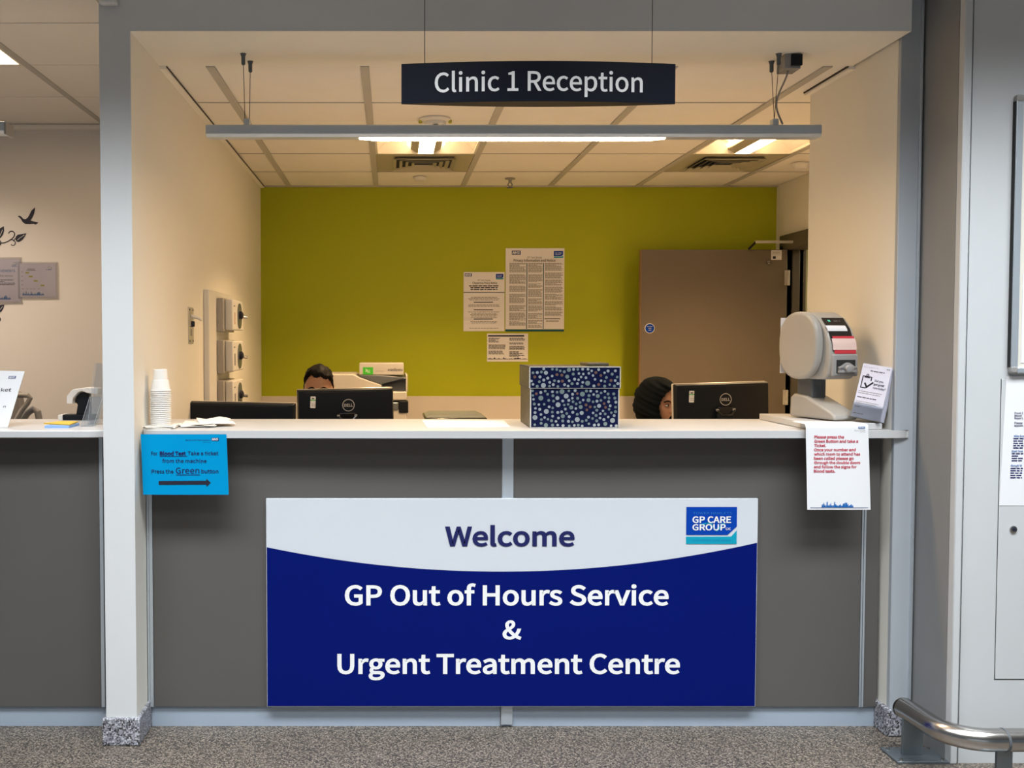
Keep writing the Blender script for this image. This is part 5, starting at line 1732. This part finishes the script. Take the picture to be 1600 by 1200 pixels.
def head_bm(w, d, h, female=False):
    """a head, centre at the origin, face towards -Y"""
    bm = bmesh.new()
    bmesh.ops.create_icosphere(bm, subdivisions=6, radius=1)
    g = lambda x, z, cx, cz, sx, sz: math.exp(-((x - cx) / sx) ** 2 - ((z - cz) / sz) ** 2)
    for v in bm.verts:
        x, y, z = v.co
        f = max(0.0, -y)
        X, Y, Z = x * w, y * d, z * h
        if z < 0:
            k = -z
            X *= 1 - .30 * k ** 1.3
            if y > 0: Y *= 1 - .35 * k
            else: Y *= 1 - .08 * k
        if y < 0: Y *= (1 - .05 * (1 - abs(x)))
        ax = abs(x)
        if y < .1:
            s = min(1, f * 2.2)
            Y -= s * .024 * g(x, z, 0, -.20, .14, .17)             # nose
            Y -= s * .010 * g(x, z, 0, -.05, .10, .18)             # bridge
            Y -= s * .008 * g(ax, z, .16, -.25, .09, .07)          # nostrils
            Y += s * .013 * g(ax, z, .40, .00, .20, .11)           # eye sockets
            Y -= s * .006 * g(ax, z, .38, .17, .28, .07)           # brow
            Y -= s * .007 * g(x, z, 0, -.48, .26, .045)            # upper lip
            Y -= s * .007 * g(x, z, 0, -.57, .22, .05)             # lower lip
            Y += s * .005 * g(x, z, 0, -.525, .28, .02)
            Y -= s * .010 * g(x, z, 0, -.82, .28, .15)             # chin
            Y -= s * .005 * g(ax, z, .52, -.28, .2, .2)            # cheeks
        v.co = (X, Y, Z)
    return bm


def chain(bm, pts, layer, start=None):
    prev = start
    for p, r in pts:
        v = bm.verts.new(p)
        v[layer].radius = (r, r)
        if prev is not None: bm.edges.new((prev, v))
        prev = v
    return prev


def skin_mesh(name, build, m, parent, sub=1, voxel=None, extra=None, keep=False):
    bm = bmesh.new()
    layer = bm.verts.layers.skin.verify()
    root = build(bm, layer)
    root[layer].use_root = True
    me = bpy.data.meshes.new(name)
    bm.to_mesh(me)
    bm.free()
    o = bpy.data.objects.new(name, me)
    C.objects.link(o)
    o.modifiers.new('skin', 'SKIN').use_smooth_shade = True
    s = o.modifiers.new('sub', 'SUBSURF')
    s.levels = s.render_levels = sub
    bpy.context.view_layer.update()
    me2 = bpy.data.meshes.new_from_object(o.evaluated_get(bpy.context.evaluated_depsgraph_get()))
    bpy.data.objects.remove(o)
    bm = bmesh.new()
    bm.from_mesh(me2)
    if extra:
        for e in extra:
            t = bpy.data.meshes.new('t')
            e.to_mesh(t)
            e.free()
            bm.from_mesh(t)
            bpy.data.meshes.remove(t)
    bpy.data.meshes.remove(me2)
    me3 = bpy.data.meshes.new(name)
    bm.to_mesh(me3)
    bm.free()
    for p in me3.polygons: p.use_smooth = True; p.material_index = 0
    me3.materials.clear()
    me3.materials.append(MATS[m])
    o = bpy.data.objects.new(name, me3)
    C.objects.link(o)
    o.parent = parent
    WORG[o.name] = WORG[parent.name]
    if voxel:
        r = o.modifiers.new('remesh', 'REMESH')
        r.mode = 'VOXEL'
        r.voxel_size = voxel
        r.use_smooth_shade = True
        bpy.context.view_layer.update()
        m4 = bpy.data.meshes.new_from_object(o.evaluated_get(bpy.context.evaluated_depsgraph_get()))
        o.modifiers.clear()
        o.data = m4
        sm = o.modifiers.new('smooth', 'SMOOTH')
        sm.iterations = 2
        for p in o.data.polygons: p.use_smooth = True
    return o


def person(label, x, y, ztop, yaw, skin, female):
    """seated, typing; root at the floor below the hips; local -Y is where the person faces"""
    root = thing('person', label, 'person', (x, y, 0), (0, 0, yaw))
    w, d, h = (.074, .094, .113) if not female else (.070, .090, .110)
    hz = ztop - h - (.007 if not female else .018)
    HC = Vector((0, -.02, hz))
    tiltM = Matrix.Translation(HC) @ Matrix.Rotation(R(8), 4, 'X')
    hb = head_bm(w, d, h, female)
    bmesh.ops.transform(hb, matrix=tiltM, verts=hb.verts)
    ears = []
    for s_ in (-1, 1):
        eb = bmesh.new()
        bmesh.ops.create_uvsphere(eb, u_segments=14, v_segments=10, radius=1)
        bmesh.ops.transform(eb, matrix=tiltM @ Matrix.Translation((s_ * w * 1.0, .012, -.014)) @ Matrix.Rotation(s_ * R(-25), 4, 'Z') @ Matrix.Diagonal((.008, .017, .030, 1)), verts=eb.verts)
        ears.append(eb)
    sh = hz - .235
    dz = .765

    def hands(bm, L):
        v0 = bm.verts.new((0, .035, hz - .28)); v0[L].radius = (.05, .045)
        v1 = chain(bm, [((0, .025, hz - .17), .050), ((0, .012, hz - .10), .050), ((0, 0, hz - .02), .045)], L, v0)
        return v0

    armE, fing = [], []

    def limb(bm, L):
        v0 = hands(bm, L)
        for s_ in (-1, 1):
            # bare forearm from inside the sleeve to the hand
            sv = chain(bm, [((s_ * .235, -.10, .80), .034), ((s_ * .18, -.22, dz + .012), .027), ((s_ * .155, -.275, dz + .010), .024)], L)
            palm = chain(bm, [((s_ * .148, -.315, dz + .010), .026), ((s_ * .145, -.345, dz + .008), .024)], L, sv)
            for k, (dx, ln) in enumerate(((-.028, .070), (-.009, .080), (.010, .075), (.027, .058))):
                bx_, by_ = s_ * .145 + dx, -.345
                chain(bm, [((bx_, by_ - .012, dz + .010), .0095), ((bx_ + dx * .25, by_ - ln * .5, dz + .016), .0085), ((bx_ + dx * .35, by_ - ln * .85, dz + .008), .0078), ((bx_ + dx * .38, by_ - ln, dz - .004), .007)], L, palm)
            chain(bm, [((s_ * .118, -.315, dz + .004), .011), ((s_ * .098, -.345, dz), .0095), ((s_ * .092, -.368, dz - .003), .0085)], L, palm)
        return v0

    body = skin_mesh('body', limb, skin, root, 2, .0038, [hb] + ([] if female else ears))

    def torso(bm, L):
        v0 = bm.verts.new((0, .03, .52)); v0[L].radius = (.165, .12)
        a = chain(bm, [((0, .05, .68), .145), ((0, .045, .85), .155), ((0, .04, sh - .02), .135), ((0, .035, sh + .045), .075)], L, v0)
        bm.verts.ensure_lookup_table()
        mid = bm.verts[3]
        for s_ in (-1, 1):
            chain(bm, [((s_ * .165, .04, sh - .01), .068), ((s_ * .225, .0, sh - .16), .054), ((s_ * .24, -.06, .83), .048), ((s_ * .195, -.20, .79), .038)], L, mid)
        return v0
    skin_mesh('tunic' if female else 'shirt', torso, 'scarf_black' if female else 'shirt_dark', root, 2)

    def legs(bm, L):
        v0 = bm.verts.new((0, .03, .52)); v0[L].radius = (.15, .12)
        for s_ in (-1, 1):
            chain(bm, [((s_ * .095, 0, .53), .085), ((s_ * .11, -.38, .53), .065), ((s_ * .11, -.40, .30), .055), ((s_ * .11, -.38, .10), .045)], L, v0)
        return v0
    skin_mesh('trousers', legs, 'trouser_dark', root, 2)
    for s_ in (-1, 1):
        mb = MB(); mb.box(s_ * .11 - .045, s_ * .11 + .045, -.53, -.32, .003, .08, 'black_plastic'); mb.build('shoe', root, local=True, bevel=.03, seg=4)
    # eyes, brows
    for s_ in (-1, 1):
        c_ = tiltM @ Vector((s_ * w * .40, -d * .905, .001))
        eb = MB(); eb.M = Matrix.Translation(c_)
        eb.grid(lambda u, v: (.0125 * math.cos(2 * PI * u) * math.sin(PI * v), .0075 * -math.cos(PI * v) * 1, .0062 * math.sin(2 * PI * u) * math.sin(PI * v)), 20, 9, 'eye_white', closed_u=True)
        eye = eb.build('eye', root, local=True)
        eb = MB(); eb.M = Matrix.Translation(c_ + Vector((.001, -.0066, 0)))
        eb.lathe([(.0056, 0), (.0050, -.0012), (.001, -.0016)], (0, 0, 0), 'eye_dark', 16, 'Y'); eb.build('iris', eye, local=True)
        mb = MB(); mb.M = tiltM
        pts = [(s_ * w * (.17 + .50 * t), -d * (.965 - .16 * t * t) + .0, .0185 + .006 * math.sin(PI * min(1, t * 1.15))) for t in [i / 8 for i in range(9)]]
        mb.tube(pts, [.0028 + .0012 * math.sin(PI * (i / 8)) for i in range(9)], 'hair_black', 8); mb.build('eyebrow', root, local=True)
        mb = MB(); mb.M = tiltM
        pts = [(s_ * w * (.40 + .18 * t), -d * (.915 - .03 * abs(t)) - .003, .001 + .0068 * (1 - t * t)) for t in [i / 4 - 1 for i in range(9)]]
        mb.tube(pts, .0011, 'hair_black', 6); mb.build('eyelashes', eye, local=True)
    if not female:
        hb2 = bmesh.new()
        bmesh.ops.create_icosphere(hb2, subdivisions=5, radius=1)
        kill = []
        for v in hb2.verts:
            x_, y_, z_ = v.co
            n_ = noise.noise(v.co * 3.2) * .006 + noise.noise(v.co * 11) * .0035
            front = max(0, -y_)
            fr = min(1, front * 1.9)
            line = .66 * fr - .22 * (1 - fr) - .10 * x_ * fr + .04 * math.sin(x_ * 9) * fr
            if y_ > .2: line = -.45
            th = .009 + .007 * max(0, z_) + .012 * front * max(0, z_)
            side = max(0, abs(x_) - .75) * 4
            th -= .010 * side * (1 if z_ < .5 else 0)
            th = max(.003, th) + n_ * (1 if z_ > .1 else .3)
            if z_ < line: th = -.012
            v.co = (x_ * (w + th), y_ * (d + th), z_ * (h + th))
        bmesh.ops.transform(hb2, matrix=tiltM, verts=hb2.verts)
        me = bpy.data.meshes.new('hair')
        hb2.to_mesh(me); hb2.free()
        me.materials.append(MATS['hair_black'])
        for p in me.polygons: p.use_smooth = True
        o = bpy.data.objects.new('hair', me); C.objects.link(o); o.parent = root
    else:
        # headscarf: rings from the crown to the shoulders, open at the face
        rows, cols = 90, 132
        mb = MB()
        mb.M = Matrix.Translation(HC) @ Matrix.Rotation(R(6), 4, 'X')

        def fn(u, v):
            a = 2 * PI * u - PI / 2          # u = 0 is the face side (-Y)
            z = .130 - .40 * v ** 1.05
            if z > 0: rr = math.sqrt(max(0, 1 - (z / .131) ** 2))
            else: rr = 1.0
            rx = .096 * rr
            ry = .122 * rr
            if z < -.06:
                k = (-.06 - z) / .21
                rx = .096 - .030 * math.sin(min(1, k * 1.4) * PI) + .085 * max(0, k - .35) ** 1.2
                ry = .122 - .038 * math.sin(min(1, k * 1.4) * PI) + .055 * max(0, k - .35) ** 1.2
            back = max(0, math.sin(a))
            fold = .0030 * math.sin(9 * z / .1 + 4 * math.cos(a) + 3 * a) + .0022 * math.sin(23 * z / .1 + 7 * a)
            fold *= min(1, rr * 1.5)
            return ((rx + fold) * math.cos(a), (ry * (1 + .10 * back) + fold) * math.sin(a) + .008 + .012 * back, z)

        def skip(i, j):
            u, v = (i + .5) / cols, (j + .5) / (rows - 1)
            z = .130 - .40 * v ** 1.05
            da = min(u, 1 - u) * 2 * PI
            if z > .082 or z < -.105: return False
            wd = .84 * math.sqrt(max(0, 1 - ((z + .012) / .094) ** 2))
            return da < wd
        mb.grid(fn, cols, rows, 'scarf_black', closed_u=True, skip=skip)
        o = mb.build('headscarf', root, local=True, smooth=True, angle=80)
        s = o.modifiers.new('thickness', 'SOLIDIFY'); s.thickness = .004; s.offset = -1
        s2 = o.modifiers.new('sub', 'SUBSURF'); s2.levels = s2.render_levels = 1
    return root


def task_chair(x, y, label):
    ch = thing('office_chair', label, 'chair', (x, y, 0))
    mb = MB(); mb.box(x - .23, x + .23, y - .18, y + .26, .36, .395, 'chair_fabric'); mb.build('seat', ch, bevel=.015, seg=3)
    mb = MB(); mb.box(x - .20, x + .20, y + .27, y + .31, .50, .90, 'chair_fabric'); mb.build('backrest', ch, bevel=.015, seg=3)
    mb = MB(); mb.box(x - .03, x + .03, y + .20, y + .33, .345, .36, 'black_plastic'); mb.box(x - .03, x + .03, y + .31, y + .33, .345, .60, 'black_plastic'); mb.build('back_bar', ch)
    mb = MB(); mb.lathe([(.025, .06), (.025, .36)], (x, y, 0), 'black_plastic', 12); mb.build('gas_lift', ch)
    for i in range(5):
        a_ = 2 * PI * i / 5 + .3
        mb = MB(); mb.tube([(x, y, .08), (x + .26 * math.cos(a_), y + .26 * math.sin(a_), .06)], .016, 'black_plastic', 8); mb.lathe([(.025, -.012), (.025, .012)], (x + .26 * math.cos(a_), y + .26 * math.sin(a_), .026), 'black_plastic', 12, 'Y'); mb.build('base_arm', ch)


xm, ym = PX(498, 5.03), 5.05
person('person with short black hair in a fade, face half hidden behind the middle monitor', xm, ym, PZ(571.5, 5.03), R(0), 'skin_tan', False)
task_chair(xm, ym, 'office chair under the person with short black hair')
xw, yw = PX(1031, 4.95), 5.0
person('person in a black headscarf, one eye showing past the edge of the right monitor', xw, yw, PZ(590, 4.95), R(30), 'skin_fair', True)
task_chair(xw, yw, 'office chair under the person in the black headscarf')
